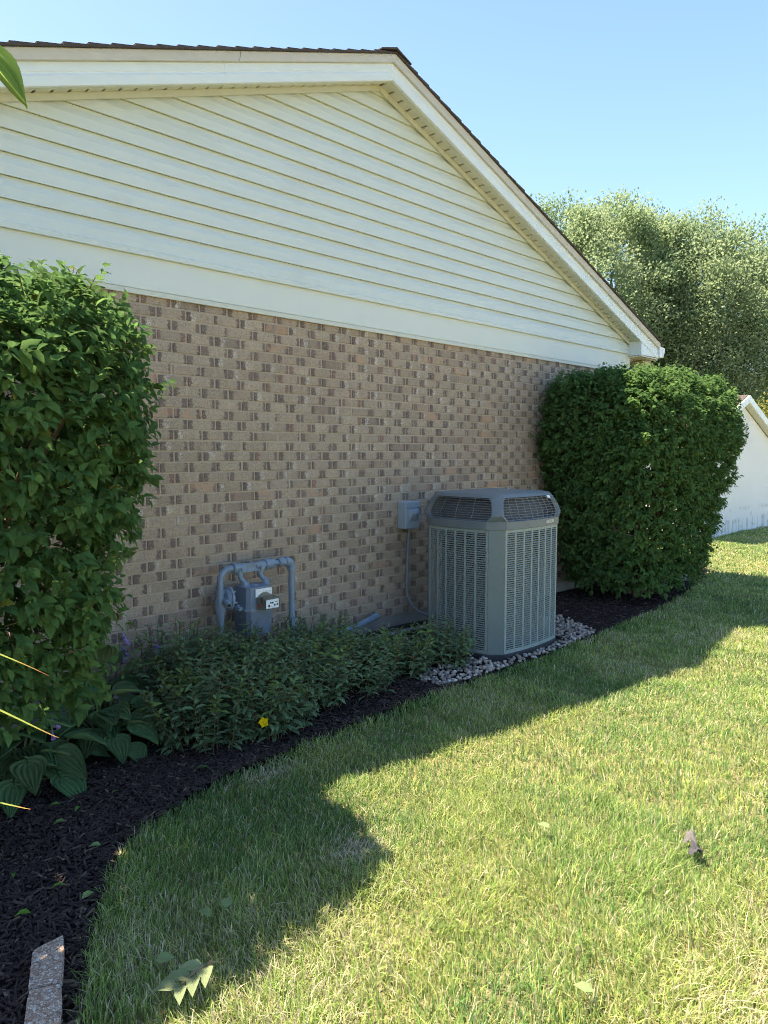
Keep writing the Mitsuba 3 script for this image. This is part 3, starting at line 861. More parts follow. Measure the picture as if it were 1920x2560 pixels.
add('edging_stone', edging(0, .20, 3, True), 'aggregate', smooth=50, label='pinkish exposed-aggregate edging stone with a chipped far end in the mulch', cat='edging stone', group='edging stones')
add('edging_stone', edging(.203, .42, 7, False), 'aggregate', smooth=50, label='pinkish edging stone nearest the camera, cut off by the bottom of the photo', cat='edging stone', group='edging stones')
stone = trimesh.creation.icosphere(2)
sv = np.array(stone.vertices) * [.14, .10, .05] * (.85 + .3 * meshkit.fbm(np.array(stone.vertices) * 1.6, 3, 2))[:, None]
add('flat_stone', (sv + [6.35, -.62, .03], np.array(stone.faces)), 'concrete', smooth=True, label='flat grey stone on the mulch under the far clipped bush', cat='stone')

# ------------------------------------------------------------------ mulch chips and gravel
rng = np.random.default_rng(21)


def in_poly(poly, n, x0, x1, y0, y1):
    P = rng.uniform([x0, y0], [x1, y1], (n, 2))
    return P[shapely.contains_xy(poly, P[:, 0], P[:, 1])]


def chips(P, lmin, lmax):
    n = len(P)
    L, W = rng.uniform(lmin, lmax, n), rng.uniform(.004, .011, n)
    az, tl, ro = rng.uniform(0, 2 * np.pi, n), rng.normal(0, .28, n), rng.normal(0, .4, n)
    ax = np.stack([np.cos(az) * np.cos(tl), np.sin(az) * np.cos(tl), np.sin(tl)], 1)
    sd = nrm(np.cross(np.stack([np.sin(ro) * .5, np.cos(ro) * 0, np.ones(n)], 1), ax))
    up = np.cross(ax, sd)
    tv = A([[-.5, -.5, 0], [.5, -.35, 0], [.55, .4, 0], [-.45, .5, 0], [-.48, -.4, 1], [.46, -.3, 1], [.5, .3, 1], [-.42, .42, 1]])
    C = np.column_stack([P, bed_z(P[:, 0], P[:, 1]) + rng.uniform(.001, .014, n)])
    V = C[:, None] + ax[:, None] * (tv[None, :, :1] * L[:, None, None]) + sd[:, None] * (tv[None, :, 1:2] * W[:, None, None]) + up[:, None] * (tv[None, :, 2:] * .0045)
    tf = tri([[4, 5, 6, 7], [0, 1, 5, 4], [1, 2, 6, 5], [2, 3, 7, 6], [3, 0, 4, 7]])
    F = tf[None] + (np.arange(n) * 8)[:, None, None]
    q = rng.random(n)
    base = np.where(q[:, None] < .8, A([.036, .026, .024]), np.where(q[:, None] < .93, A([.058, .042, .035]), A([.105, .078, .058])))
    return V.reshape(-1, 3), F.reshape(-1, 3), np.repeat(base * rng.uniform(.6, 1.5, (n, 1)), 8, 0)


P = np.vstack([in_poly(BED, 24000, -2.2, -.2, -2.7, -.75), in_poly(BED, 3500, -.9, 1.6, -1.35, -.9), in_poly(BED, 7000, 2.8, 7.9, -1.3, -.1)])
P = P[~shapely.contains_xy(GRAVEL, P[:, 0], P[:, 1])]
v, f, c = chips(P, .012, .055)
add('mulch', (v, f), 'chip', color=c, label='dark brown shredded bark mulch covering the bed', cat='mulch', kind='stuff')

ico = trimesh.creation.icosphere(1)
iv, if_ = np.array(ico.vertices), np.array(ico.faces)
P = in_poly(GRAVEL, 4200, 1.1, 3.6, -1.3, 0)
P = P[((P[:, 1] < -.9) | (P[:, 0] > 2.8) | ((P[:, 0] < 1.95) & (P[:, 1] > -.5))) & ((np.abs(P[:, 0] - CX) > HX + .02) | (np.abs(P[:, 1] - CY) > HY + .035))]
n = len(P)
V, C = [], []
pal = .72 * A([[.52, .46, .39], [.42, .35, .29], [.60, .56, .50], [.30, .27, .25], [.50, .40, .32], [.22, .19, .17]])
for q in range(n):
    s = rng.uniform(.008, .016) * A([1.25, 1.0, .75]) * rng.uniform(.8, 1.2, 3)
    R3 = trimesh.transformations.random_rotation_matrix(rng.random(3))[:3, :3]
    R3 = R3 if rng.random() < .3 else trimesh.transformations.rotation_matrix(rng.uniform(0, 6.3), [0, 0, 1])[:3, :3]
    V.append((iv * s * (1 + .12 * rng.normal(size=(len(iv), 1)) * .6)) @ R3.T + [P[q, 0], P[q, 1], .022 + rng.uniform(-.004, .016)])
    C.append(np.tile(pal[rng.integers(6)] * rng.uniform(.75, 1.2), (len(iv), 1)))
F = if_[None] + (np.arange(n) * len(iv))[:, None, None]
add('gravel', (np.vstack(V), F.reshape(-1, 3)), 'pebble', smooth=True, color=np.vstack(C), label='rounded tan and white river pebbles around the air conditioner', cat='gravel', kind='stuff')

# ------------------------------------------------------------------ clipped bushes


def bush(name, label, cx, cy, hx, hy, h, seed, n_twigs, n_parts, leaf, foot=.62, lean=(0, 0), z0=.12, bevel=.22, coarse=True):
    key = thing(name, label, 'bush', 'clipped bushes')
    r = np.random.default_rng(seed)

    def g(P):
        z = np.clip(P[:, 2] / h, 0, 1.2)
        f = foot + (1 - foot) * np.clip(z / .72, 0, 1) ** .8
        lump = 1 + .09 * (meshkit.fbm(P * [2.2, 2.2, 2.0], 3, seed) - .5) + .09 * (meshkit.noise(P * 5.5, seed + 3) - .5)
        x, y = (P[:, 0] - cx - lean[0] * (z - 1)) / (hx * f * lump), (P[:, 1] - cy - lean[1] * (z - 1)) / (hy * f * lump)
        zz = (P[:, 2] - h * .45) / (h * .55 * (1 + .5 * (lump - 1)))
        zz = np.where(zz < 0, zz * .80, zz)
        cut = (-y * .55 + zz * .835) / (1.385 - bevel)
        return np.maximum(cut, ((np.abs(x) ** 4.2 + np.abs(y) ** 4.2) ** (8 / 4.2) + np.abs(zz) ** 8) ** (1 / 8))

    got, tot = [], 0
    while tot < n_twigs:
        P = r.uniform([cx - hx * 1.25, cy - hy * 1.25, z0], [cx + hx * 1.25, cy + hy * 1.25, h * 1.12], (60000, 3))
        gv = g(P)
        p = np.where((gv > .80) & (gv < .985), .35 + .65 * smooth01(.80, .93, gv), np.where((gv > .40) & (gv <= .80), .10, 0))
        P = P[r.random(len(P)) < p]
        P = P[P[:, 1] < .0 - .02]
        got.append(P)
        tot += len(P)
    P = np.vstack(got)[:n_twigs]
    e = 1e-3
    N = np.stack([g(P + d) - g(P - d) for d in np.eye(3) * e], 1)
    N = nrm(N)
    dirn = nrm(N * .75 + [0, 0, .42] + r.normal(0, .42, N.shape))
    tl = r.uniform(.05, .13, n_twigs)
    LP, LA, LN, LL, LC = [], [], [], [], []
    tone = r.random(n_twigs)
    for k in range(4):
        t = (k + .6) / 4
        az = r.uniform(0, 2 * np.pi, n_twigs)
        ref = nrm(np.cross(dirn, r.normal(size=dirn.shape)))
        for sgn in (1, -1):
            base = P + dirn * (tl * t)[:, None]
            ax = nrm(ref * sgn * .75 + dirn * .35 + N * .40 + A([0, 0, -.50]) + r.normal(0, .18, P.shape))
            nm = nrm(N * .75 + [0, 0, .62] + r.normal(0, .24, P.shape))
            keep = (r.random(n_twigs) < (.85 if k < 3 else .7)) & (base[:, 1] < -.012) & (base[:, 2] > z0 * .6)
            LP.append(base[keep]); LA.append(ax[keep]); LN.append(nm[keep])
            LL.append((leaf * r.uniform(.62, 1.2, n_twigs) * (1.0 - .12 * k))[keep])
            q = r.random(n_twigs)
            col = (A([.084, .170, .060]) * (1 - tone[:, None]) + A([.135, .230, .068]) * tone[:, None]) * (.75 + .5 * q[:, None])
            col = np.where((r.random(n_twigs) < .006)[:, None], A([.20, .22, .045]), col)
            LC.append(col[keep])
    LP, LA, LN, LL, LC = (np.concatenate(x) for x in (LP, LA, LN, LL, LC))
    W = LL * r.uniform(.50, .62, len(LL))
    gv = g(LP)
    face = ((EYE - LP) * LN).sum(1) / np.linalg.norm(EYE - LP, axis=1)
    score = LL / np.linalg.norm(LP - EYE, axis=1) * np.clip(face, .1, 1) * np.clip((gv - .8) / .15, .05, 1) * (in_view(LP, -.01) + .001)
    leafy(key, LP, LA, LN, LL, W, LC, 'bush_leaf', n_parts, score=score, coarse=coarse)
    # stems from the ground into the crown, and bare twigs near the surface
    ms = []
    for q in range(16):
        a, rr = r.uniform(0, 2 * np.pi), r.uniform(0, .3)
        p0 = A([cx + lean[0] * -1 + hx * rr * math.cos(a), cy + hy * rr * math.sin(a) + lean[1] * -1, -.03])
        tgt = A([cx + hx * r.uniform(-.85, .85), min(cy + hy * r.uniform(-.85, .75), -.05), h * r.uniform(.55, .93)])
        mid = p0 * .5 + tgt * .5 + [0, 0, .15] + r.normal(0, .05, 3)
        t = np.linspace(0, 1, 9)[:, None]
        ms.append(tube((1 - t) ** 2 * p0 + 2 * t * (1 - t) * mid + t ** 2 * tgt, np.linspace(.019, .005, 9), 6))
    add('stems', cat(ms), 'bark', key, smooth=True)
    pick = r.choice(n_twigs, min(700, n_twigs), replace=False)
    add('twigs', cat([rod(P[i] - dirn[i] * .10, P[i] + dirn[i] * tl[i], .0021, 4) for i in pick]), 'bark', key, smooth=True, kind='stuff')
    return key


def smooth01(a, b, x):
    t = np.clip((x - a) / (b - a), 0, 1)
    return t * t * (3 - 2 * t)


bush('clipped_bush', 'large clipped green bush at the left edge, in front of the brick wall', -1.80, -.86, 1.00, .78, 2.23, 31, 6600, 300, .070, foot=.66, lean=(.12, 0), z0=.50, bevel=.20, coarse=False)
bush('clipped_bush', 'broad clipped green bush at the far corner of the house, right of the air conditioner', 5.15, -.68, 1.20, .72, 2.33, 47, 9800, 200, .066, foot=.56, lean=(.10, -.06), z0=.16)

# ------------------------------------------------------------------ leafy low shrubs along the wall
SHRUBS = [
    (-.34, -.90, .27, .44, 'leafy low shrub at the left end of the row, touching the hostas'),
    (-.22, -.40, .26, .50, 'dark leafy shrub against the brick wall behind the hosta flowers'),
    (-.02, -.93, .29, .42, 'leafy low shrub with one yellow flower at the front of the row'),
    (.14, -.40, .27, .44, 'leafy low shrub at the foot of the left gas pipe'),
    (.36, -.80, .29, .42, 'leafy low shrub in the front row in front of the gas meter'),
    (.56, -.42, .27, .40, 'leafy low shrub below the gas meter box'),
    (.80, -.82, .28, .37, 'leafy low shrub in the front row right of the gas meter'),
    (.96, -.36, .25, .36, 'leafy shrub against the wall right of the right gas pipe'),
    (1.18, -.80, .26, .32, 'leafy low shrub in the front row below the capped pipe'),
    (1.46, -.52, .18, .21, 'short leafy shrub between the capped pipe and the air conditioner'),
    (1.56, -.86, .22, .33, 'leafy shrub at the right end of the row beside the air conditioner'),
]
for q, (sx, sy, sr, shh, lab) in enumerate(SHRUBS):
    shh *= 1.12
    key = thing('low_shrub', lab, 'shrub', 'leafy shrubs along the wall')
    r = np.random.default_rng(100 + q)
    ns = int(85 * (sr / .28) ** 2)
    LP, LA, LN, LL, LC, ST, SC = [], [], [], [], [], [], []
    for k in range(ns):
        a, rr = r.uniform(0, 2 * np.pi), math.sqrt(r.random())
        b = A([sx + sr * .8 * rr * math.cos(a), min(sy + sr * .8 * rr * math.sin(a), -.05), -.02])
        hh = shh * r.uniform(.72, 1.12) * (1 - .28 * rr ** 2)
        out = A([math.cos(a), math.sin(a), 0]) * rr * .38 * hh + r.normal(0, .025, 3) * [1, 1, 0]
        tip = b + out + [0, 0, hh]
        tip[1] = min(tip[1], -.03)
        t = np.linspace(0, 1, 5)[:, None]
        path = b + (tip - b) * t + A([0, 0, .05]) * (t * (1 - t))
        ST.append(tube(path, np.linspace(.0028, .0014, 5), 4, cap=False))
        SC.append(len(ST[-1][0]))
        npair = int(hh / .031)
        young = r.random() < .30
        for m_ in range(npair):
            tt_ = .16 + .84 * (m_ + .5) / npair
            pos = b + (tip - b) * tt_ + A([0, 0, .05]) * (tt_ * (1 - tt_))
            az = a * 3 + m_ * math.pi / 2 + r.normal(0, .35)
            top_ = max(0, (tt_ - .72) / .28)
            for sg in (0, math.pi):
                if r.random() < .1:
                    continue
                ax = A([math.cos(az + sg), math.sin(az + sg), .05 + .6 * top_ + r.normal(0, .22)])
                if pos[1] + ax[1] * .05 > -.01:
                    continue
                LP.append(pos); LA.append(ax)
                LN.append(A([-math.cos(az + sg) * .45, -math.sin(az + sg) * .45, 1]) + r.normal(0, .2, 3))
                LL.append(r.uniform(.052, .082) * (1 - .55 * top_))
                base = A([.150, .225, .115]) * r.uniform(.7, 1.35)
                if young and top_ > 0:
                    base = A([.20, .30, .085]) * r.uniform(.7, 1.1)
                elif r.random() < .03:
                    base = A([.16, .11, .05])
                LC.append(base)
    LP, LA, LN, LL, LC = (A(x) for x in (LP, LA, LN, LL, LC))
    sv, sf = cat(ST)
    add('stems', (sv, sf), 'stem', key, smooth=True, color=np.tile(A([.13, .095, .05]), (len(sv), 1)))
    sc = LL / np.linalg.norm(LP - EYE, axis=1) * (LP[:, 2] / shh + .4 * (sy - LP[:, 1]) / sr)
    leafy(key, LP, LA, LN, LL, LL * r.uniform(.33, .42, len(LL)), LC, 'shrub_leaf', 30, score=sc, coarse=True)
    if q == 2:
        fp = A([-.205, -1.20, .160])
        add('flower_stem', tube([fp + [-.03, .09, -.15], fp + [-.012, .03, -.06], fp], .0018, 5), 'stem', key, color=np.tile(A([.12, .16, .05]), (17, 1)))
        view = nrm(EYE - fp + [0, 0, .8])
        s1 = nrm(np.cross(view, [0, 0, 1.]))
        s2 = np.cross(view, s1)
        aa = np.arange(5) * 2 * np.pi / 5
        ax = np.cos(aa)[:, None] * s1 + np.sin(aa)[:, None] * s2 + view * .55
        pv, pf = leaves(np.tile(fp, (5, 1)), ax, np.tile(view, (5, 1)), .030, .036)
        add('flower', (pv, pf), 'petal', key, smooth=True, color=np.tile(A([.85, .60, .01]), (len(pv), 1)), label='bright yellow flower')

# ------------------------------------------------------------------ hostas


def hosta_leaf(pos, az, L, W, tilt, roll, droop, seed, base_col):
    """heart-shaped ribbed leaf; pos is where the blade meets its stalk"""
    nu, nv = 15, 37
    uu = np.linspace(0, 1, nu)
    wid = np.sin(np.pi * np.clip(uu, 0, 1) ** .62) ** .85 * (1 - .25 * uu)
    wid = wid / wid.max() + 0
    wid[0], wid[-1] = .05, .0
    vv = np.linspace(-1, 1, nv)
    U, Vv = np.meshgrid(uu, vv, indexing='ij')
    Wd = wid[:, None] * np.ones_like(Vv)
    x = L * U - .13 * L * (np.abs(Vv) ** 2) * (1 - U) ** 2 * 1.6
    y = W / 2 * Wd * Vv
    r = np.random.default_rng(seed)
    ribs = .0062 * (W / .13) * np.cos(Vv * 6.0 * np.pi) * np.sin(np.pi * np.clip(U * 1.0, 0, 1)) ** .5
    cup = .16 * W * np.abs(Vv) ** 1.6 * np.sin(np.pi * np.clip(U + .1, 0, 1))
    wave = .030 * W * np.sin(U * 9 + seed) * np.abs(Vv) ** 2 * np.sign(Vv)
    ang = droop * U ** 1.3
    z = cup + ribs + wave - L * np.cumsum(np.sin(ang), 0) / nu
    Q = np.stack([x * np.cos(ang * .45), y, z], -1).reshape(-1, 3)
    cr, sr_ = math.cos(roll), math.sin(roll)
    Q = Q @ A([[1, 0, 0], [0, cr, -sr_], [0, sr_, cr]]).T
    ct, st_ = math.cos(tilt), math.sin(tilt)
    Q = Q @ A([[ct, 0, -st_], [0, 1, 0], [st_, 0, ct]]).T
    ca, sa = math.cos(az), math.sin(az)
    Q = Q @ A([[ca, -sa, 0], [sa, ca, 0], [0, 0, 1]]).T + pos
    ij = np.arange(nu * nv).reshape(nu, nv)
    F = np.stack([ij[:-1, :-1], ij[1:, :-1], ij[1:, 1:], ij[:-1, 1:]], -1).reshape(-1, 4)
    groove = (.90 + .10 * np.cos(Vv * 7.0 * np.pi)).reshape(-1, 1) if False else 1.0
    return (Q, F), np.tile(base_col, (nu * nv, 1)) * groove


HOSTAS = [
    # centre, leaves (azimuth deg, stalk reach, stalk height, length, width, tilt, roll, droop)
    ((-1.22, -.72), 'ribbed green hosta at the left edge under the clipped bush',
     [(-62, .20, .17, .21, .155, -.30, .25, .55), (-30, .22, .21, .20, .15, -.05, -.25, .6), (-100, .20, .18, .19, .15, -.35, .1, .5), (-145, .20, .18, .20, .15, -.2, 0, .6),
      (10, .17, .24, .17, .13, .10, .1, .5), (50, .14, .27, .16, .13, .3, 0, .5), (-85, .09, .28, .18, .14, .25, .1, .7), (180, .2, .2, .18, .14, 0, 0, .6), (-70, .26, .09, .19, .15, -.45, .1, .4), (-15, .26, .13, .18, .14, -.3, .3, .5), (-115, .26, .12, .18, .14, -.4, 0, .4), (120, .14, .26, .16, .13, .2, 0, .5), (-125, .10, .26, .16, .13, .15, -.1, .7), (-48, .11, .30, .17, .13, .2, -.2, .6)]),
    ((-.80, -.62), 'ribbed green hosta between the clipped bush and the low shrubs',
     [(-95, .20, .14, .17, .13, -.45, .0, .45), (-60, .20, .17, .18, .13, -.35, .3, .6), (-125, .18, .18, .18, .135, -.25, -.2, .6), (-20, .18, .23, .19, .13, .0, .2, .6),
      (25, .16, .28, .18, .12, .2, .0, .6), (-80, .10, .25, .17, .14, .15, .2, .8), (-75, .22, .08, .15, .12, -.6, 0, .3), (-35, .22, .12, .15, .11, -.5, .2, .4), (-150, .17, .24, .18, .14, .05, .1, .6), (75, .12, .3, .17, .13, .4, 0, .5), (130, .14, .30, .17, .12, .25, .2, .5), (-40, .08, .31, .17, .13, .35, -.2, .7), (-110, .06, .33, .15, .12, .4, .2, .8), (170, .18, .27, .18, .12, .1, 0, .5)]),
    ((-.64, -.28), 'tall upright hosta leaf clump close to the wall behind the other hostas',
     [(-100, .07, .40, .20, .17, .9, .0, .35), (-30, .14, .32, .18, .13, .4, .1, .5), (-150, .14, .32, .18, .14, .35, 0, .6), (30, .12, .34, .17, .12, .4, 0, .5), (160, .12, .34, .17, .12, .4, 0, .5), (-70, .12, .28, .18, .14, .2, .2, .6)]),
]
for q, ((hx_, hy_), lab, ls) in enumerate(HOSTAS):
    key = thing('hosta', lab, 'hosta', 'hostas beside the bush')
    ms, r = [], np.random.default_rng(300 + q)
    ls = ls + [(r.uniform(-170, 10), r.uniform(.05, .19), r.uniform(.12, .27), r.uniform(.15, .19), r.uniform(.12, .15), r.uniform(-.35, .25), r.uniform(-.3, .3), r.uniform(.4, .7)) for _ in range(9)]
    for k, (az, reach, hgt, L, W, tilt, roll, droop) in enumerate(ls):
        a = math.radians(az)
        p = A([hx_ + reach * math.cos(a), hy_ + reach * math.sin(a), hgt])
        mid = A([hx_ + reach * .35 * math.cos(a), hy_ + reach * .35 * math.sin(a), hgt * .75])
        t = np.linspace(0, 1, 7)[:, None]
        b0 = A([hx_, hy_, 0.0])
        ms.append(tube((1 - t) ** 2 * b0 + 2 * t * (1 - t) * mid + t ** 2 * p, np.linspace(.006, .0035, 7), 6))
        m_, c_ = hosta_leaf(p, a, L * .86, W * .98, tilt, roll, droop, 17 * q + k, A([.115, .195, .09]) * r.uniform(.8, 1.3) * A([r.uniform(.85, 1.25), 1, 1]))
        add('leaf', m_, 'hosta_leaf', key, smooth=True, color=c_)
    sv, sf = cat(ms)
    add('stalks', (sv, sf), 'stem', key, smooth=True, color=np.tile(A([.11, .15, .06]), (len(sv), 1)))
    for (bx, by_, tipz, lean_, nfl) in [[(-1.14, -.74, .335, (.03, -.07), 4)], [(-.74, -.56, .315, (.02, -.05), 2)], [(-.55, -.24, .52, (.05, -.02), 7), (-.42, -.26, .46, (.09, -.05), 6)]][q]:
        p0, p1 = A([bx, by_, .02]), A([bx + lean_[0], by_ + lean_[1], tipz])
        t = np.linspace(0, 1, 8)[:, None]
        pm = (p0 + p1) / 2 - A([lean_[0] * .4, lean_[1] * .4, -.05])
        path = (1 - t) ** 2 * p0 + 2 * t * (1 - t) * pm + t ** 2 * p1
        tv, tf = tube(path, np.linspace(.0035, .0018, 8), 6)
        sk = add('flower_stalk', (tv, tf), 'stem', key, smooth=True, color=np.tile(A([.14, .15, .09]), (len(tv), 1)))
        for j in range(nfl):
            c0 = path[-1] - A([0, 0, .021 * j]) + r.normal(0, .003, 3)
            fa = r.uniform(0, 2 * np.pi) if j % 3 else math.radians(-100)
            dd = nrm(A([math.cos(fa), math.sin(fa), -.9 - .25 * (j > nfl / 2)]))
            pts, rad = [], []
            for t_, r_ in ((0, .0018), (.25, .0025), (.5, .005), (.75, .0085), (.92, .0105), (1.0, .0125)):
                pts.append(c0 + dd * .052 * t_)
                rad.append(r_)
            fv, ff = tube(pts, rad, 6, cap=False)
            add('flower', (fv, ff), 'petal', sk, smooth=True, color=np.tile(A([.44, .35, .68]) * r.uniform(.8, 1.15), (len(fv), 1)))

# strap-leaved plant at the far bush, long blades reaching in at the left edge


def strap_leaf(b, az, L, W, rise, seed, n=10):
    t = np.linspace(0, 1, n)
    a0, a1 = rise, rise - 2.0 * (L / .5) ** .3
    ang = a0 + (a1 - a0) * t ** 1.25
    dx, dz = np.cumsum(np.cos(ang)) * L / n, np.cumsum(np.sin(ang)) * L / n
    d = A([math.cos(az), math.sin(az), 0])
    s = A([-math.sin(az), math.cos(az), 0])
    c = b + dx[:, None] * d + A([0, 0, 1]) * dz[:, None]
    w = W * np.clip(1.15 - t ** 2.2, .03, 1)[:, None] / 2
    fold = A([0, 0, .35])
    V = np.stack([c - s * w + fold * w, c, c + s * w + fold * w], 1).reshape(-1, 3)
    F = []
    for k in range(n - 1):
        for e in (0, 1):
            F.append([3 * k + e, 3 * k + 3 + e, 3 * k + 4 + e, 3 * k + 1 + e])
    return V, tri(F)


key = thing('strap_leaf_plant', 'clump of arching strap leaves at the foot of the far bush beside the lawn', 'plant')
r = np.random.default_rng(70)
for k in range(70):
    az = r.uniform(0, 2 * np.pi)
    b = A([6.72, -.42, .0]) + r.normal(0, .06, 3) * [1, 1, 0]
    v, f = strap_leaf(b, az, r.uniform(.32, .58), r.uniform(.010, .016), r.uniform(1.0, 1.45), k)
    add('leaf', (v, f), 'hosta_leaf', key, smooth=True, color=np.tile(A([.065, .11, .045]) * r.uniform(.7, 1.5), (len(v), 1)))

# ------------------------------------------------------------------ plants beside the photographer, at the left edge
key = thing('blade_plant', 'yellow-green blade leaves with dry brown tips reaching in at the left edge', 'plant')
r = np.random.default_rng(71)
base = A([-2.28, -2.72, .0])


def blade(path, W, tipcol=True):
    p = CubicSpline(np.linspace(0, 1, len(path)), A(path))(np.linspace(0, 1, 26))
    t = np.linspace(0, 1, 26)
    d = nrm(np.gradient(p, axis=0))
    s = nrm(np.cross(d, [0, 0, 1.]))
    up = np.cross(s, d)
    w = (W / 2 * np.clip(1.0 - t ** 3, .05, 1))[:, None]
    V = np.stack([p - s * w + up * w * .5, p, p + s * w + up * w * .5], 1).reshape(-1, 3)
    F = tri([[3 * k + e, 3 * k + 3 + e, 3 * k + 4 + e, 3 * k + 1 + e] for k in range(25) for e in (0, 1)])
    c = np.tile(A([.27, .33, .075]), (26, 1))
    c[t > .86] = A([.34, .23, .075])
    c[t > .95] = A([.36, .15, .07])
    return (V, F), np.repeat(c, 3, 0)


for pth, W in (([base, base + [.04, .02, .72], base + [.20, .0, 1.16], (-2.019, -2.799, 1.230), (-1.949, -2.874, 1.191), (-1.892, -2.935, 1.155)], .011),
               ([base + [.03, -.02, 0], base + [.08, .0, .66], base + [.20, -.02, 1.05], (-2.024, -2.804, 1.134), (-1.935, -2.899, 1.082), (-1.885, -2.954, 1.051)], .011),
               ([base + [.0, -.04, 0], base + [.08, -.04, .5], base + [.19, -.04, .86], (-2.035, -2.815, .951), (-1.963, -2.888, .938), (-1.927, -2.925, .929)], .010),
               ([base + [-.04, .02, 0], base + [-.10, .10, .7], base + [-.28, .2, 1.1], base + [-.5, .3, 1.0]], .012),
               ([base + [-.03, -.03, 0], base + [-.06, -.14, .7], base + [-.2, -.34, 1.05], base + [-.3, -.5, .9]], .012)):
    m_, c_ = blade(pth, W)
    add('leaf', m_, 'hosta_leaf', key, smooth=True, color=c_)
key = thing('young_tree', 'young tree at the left edge, one broad sunlit leaf reaching into view', 'tree')
tb = A([-2.55, -2.62, 0])
add('trunk', tube([tb, tb + [.02, 0, 1.0], tb + [.0, .03, 2.0], tb + [.03, .0, 2.6]], [.020, .016, .012, .006], 8), 'bark', key, smooth=True)
br = [tb + [.0, .03, 2.0], tb + [.22, -.08, 2.16], tb + [.42, -.16, 2.20], tb + [.545, -.205, 2.22]]
add('branch', tube(br, [.007, .005, .004, .003], 6), 'bark', key, smooth=True)
for k, (p, az, L, W, tilt, roll) in enumerate([((-1.975, -2.80, 2.225), -.62, .165, .15, -.42, .35), ((-2.2, -2.75, 2.19), 2.3, .16, .11, -.2, .2), ((-2.3, -2.70, 2.17), -1.7, .16, .11, -.3, -.2),
                                               ((-2.52, -2.62, 2.6), 1.2, .17, .12, -.2, .1), ((-2.52, -2.62, 2.58), 3.5, .17, .12, -.2, .1), ((-2.55, -2.60, 2.3), 2.4, .17, .12, -.2, .1)]):
    m_, c_ = hosta_leaf(A(p), az, L, W, tilt, roll, .7, 900 + k, A([.22, .33, .08]))
    add('leaf', m_, 'bush_leaf', key, smooth=True, color=c_)

# ------------------------------------------------------------------ fallen leaves, twig with leaves, dark scrap
r = np.random.default_rng(81)
for k, (x, y, z, L, col) in enumerate([(-1.20, -1.12, .05, .045, (.12, .22, .06)), (-1.15, -1.20, .05, .04, (.10, .2, .05)), (-1.24, -1.28, .05, .05, (.17, .27, .09)), (-1.00, -1.18, .05, .035, (.16, .24, .08)),
                                       (-1.22, -1.56, .05, .045, (.2, .3, .12)), (-1.52, -1.52, .05, .03, (.1, .2, .04)), (-1.42, -1.72, .05, .045, (.15, .26, .05)), (-1.56, -1.80, .05, .05, (.14, .25, .04)),
                                       (-.62, -1.22, .05, .08, (.13, .19, .09)), (-1.42, -1.86, .06, .05, (.2, .28, .1))]):
    az = r.uniform(0, 6.3)
    v, f = leaves(A([[x, y, z]]), A([[math.cos(az), math.sin(az), .12]]), A([[r.normal(0, .3), r.normal(0, .3), 1]]), L, L * .55, curl=1.6)
    add('fallen_leaf', (v, f), 'shrub_leaf', smooth=True, color=np.tile(A(col), (len(v), 1)), label='small green leaf fallen on the dark mulch', cat='leaf', group='leaves fallen on the mulch')
for k, (x, y, lab) in enumerate([(-1.18, -2.20, 'pale green leaf lying in the shaded grass, left of its pair'), (-1.12, -2.25, 'round green leaf lying in the shaded grass, right of its pair'), (-1.40, -2.32, 'single yellow-green leaf lying in the shaded grass near the edging stones'), (-.62, -3.28, 'pale green leaf lying on the sunlit lawn at the bottom edge'), (.06, -2.72, 'narrow pale leaf standing in the sunlit lawn in front of the dark scrap')]):
    az = r.uniform(0, 6.3)
    v, f = leaves(A([[x, y, .07]]), A([[math.cos(az), math.sin(az), .1]]), A([[0, -.3, 1]]), .055, .04)
    add('fallen_leaf', (v, f), 'shrub_leaf', smooth=True, color=np.tile(A([.20, .27, .12]), (len(v), 1)), label=lab, cat='leaf')
key = thing('leaf_sprig', 'cut twig with six pale green leaves lying on the grass at the bottom', 'leaf sprig')
s0, s1 = A([-1.295, -2.455, .085]), A([-1.42, -2.475, .078])
add('twig', tube([s0, (s0 + s1) / 2 + [0, 0, .008], s1], [.004, .003, .002], 6), 'bark', key, smooth=True)
dv = nrm(s1 - s0)
for k, (t, sg, L) in enumerate(((.15, 1, .085), (.2, -1, .080), (.5, 1, .080), (.55, -1, .085), (.85, 1, .07), (.9, -1, .075))):
    p = s0 + (s1 - s0) * t
    sd = A([-dv[1], dv[0], 0]) * sg
    v, f = leaves(p[None], (dv * .75 + sd * .75 + [0, 0, .10])[None], (A([0, 0, 1]) + sd * -.25)[None], L, L * .54)
    add('leaf', (v, f), 'bush_leaf', key, smooth=True, color=np.tile(A([.30, .37, .20]) * r.uniform(.85, 1.15), (len(v), 1)))
t = np.linspace(0, 1, 9)
key = thing('bark_scrap', 'dark grey curled scrap lying on the sunlit lawn at the right', 'scrap')
for k, (p, az, L, W) in enumerate((((.445, -3.115, .047), 3.45, .085, .045), ((.372, -3.150, .040), 3.9, .06, .05))):
    V = []
    for i in range(7):
        for j in range(5):
            a, b = i / 6, j / 4 - .5
            x, y = L * a + .008 * math.sin(j * 2.3 + k), W * b * math.sin(math.pi * (.12 + .76 * a)) * (1 + .25 * math.sin(i * 2.1 + k * 2))
            V.append([p[0] + x * math.cos(az) - y * math.sin(az), p[1] + x * math.sin(az) + y * math.cos(az), p[2] + .014 * math.cos(b * 3) + .010 * math.sin(a * 7 + k) + .004 * math.sin(b * 17 + a * 11)])
    ij = np.arange(35).reshape(7, 5)
    F = np.stack([ij[:-1, :-1], ij[1:, :-1], ij[1:, 1:], ij[:-1, 1:]], -1).reshape(-1, 4)
    add('flake', (A(V), F), 'chip', key, smooth=True, color=np.tile(A([[.10, .095, .095], [.05, .05, .06]][k]), (35, 1)))

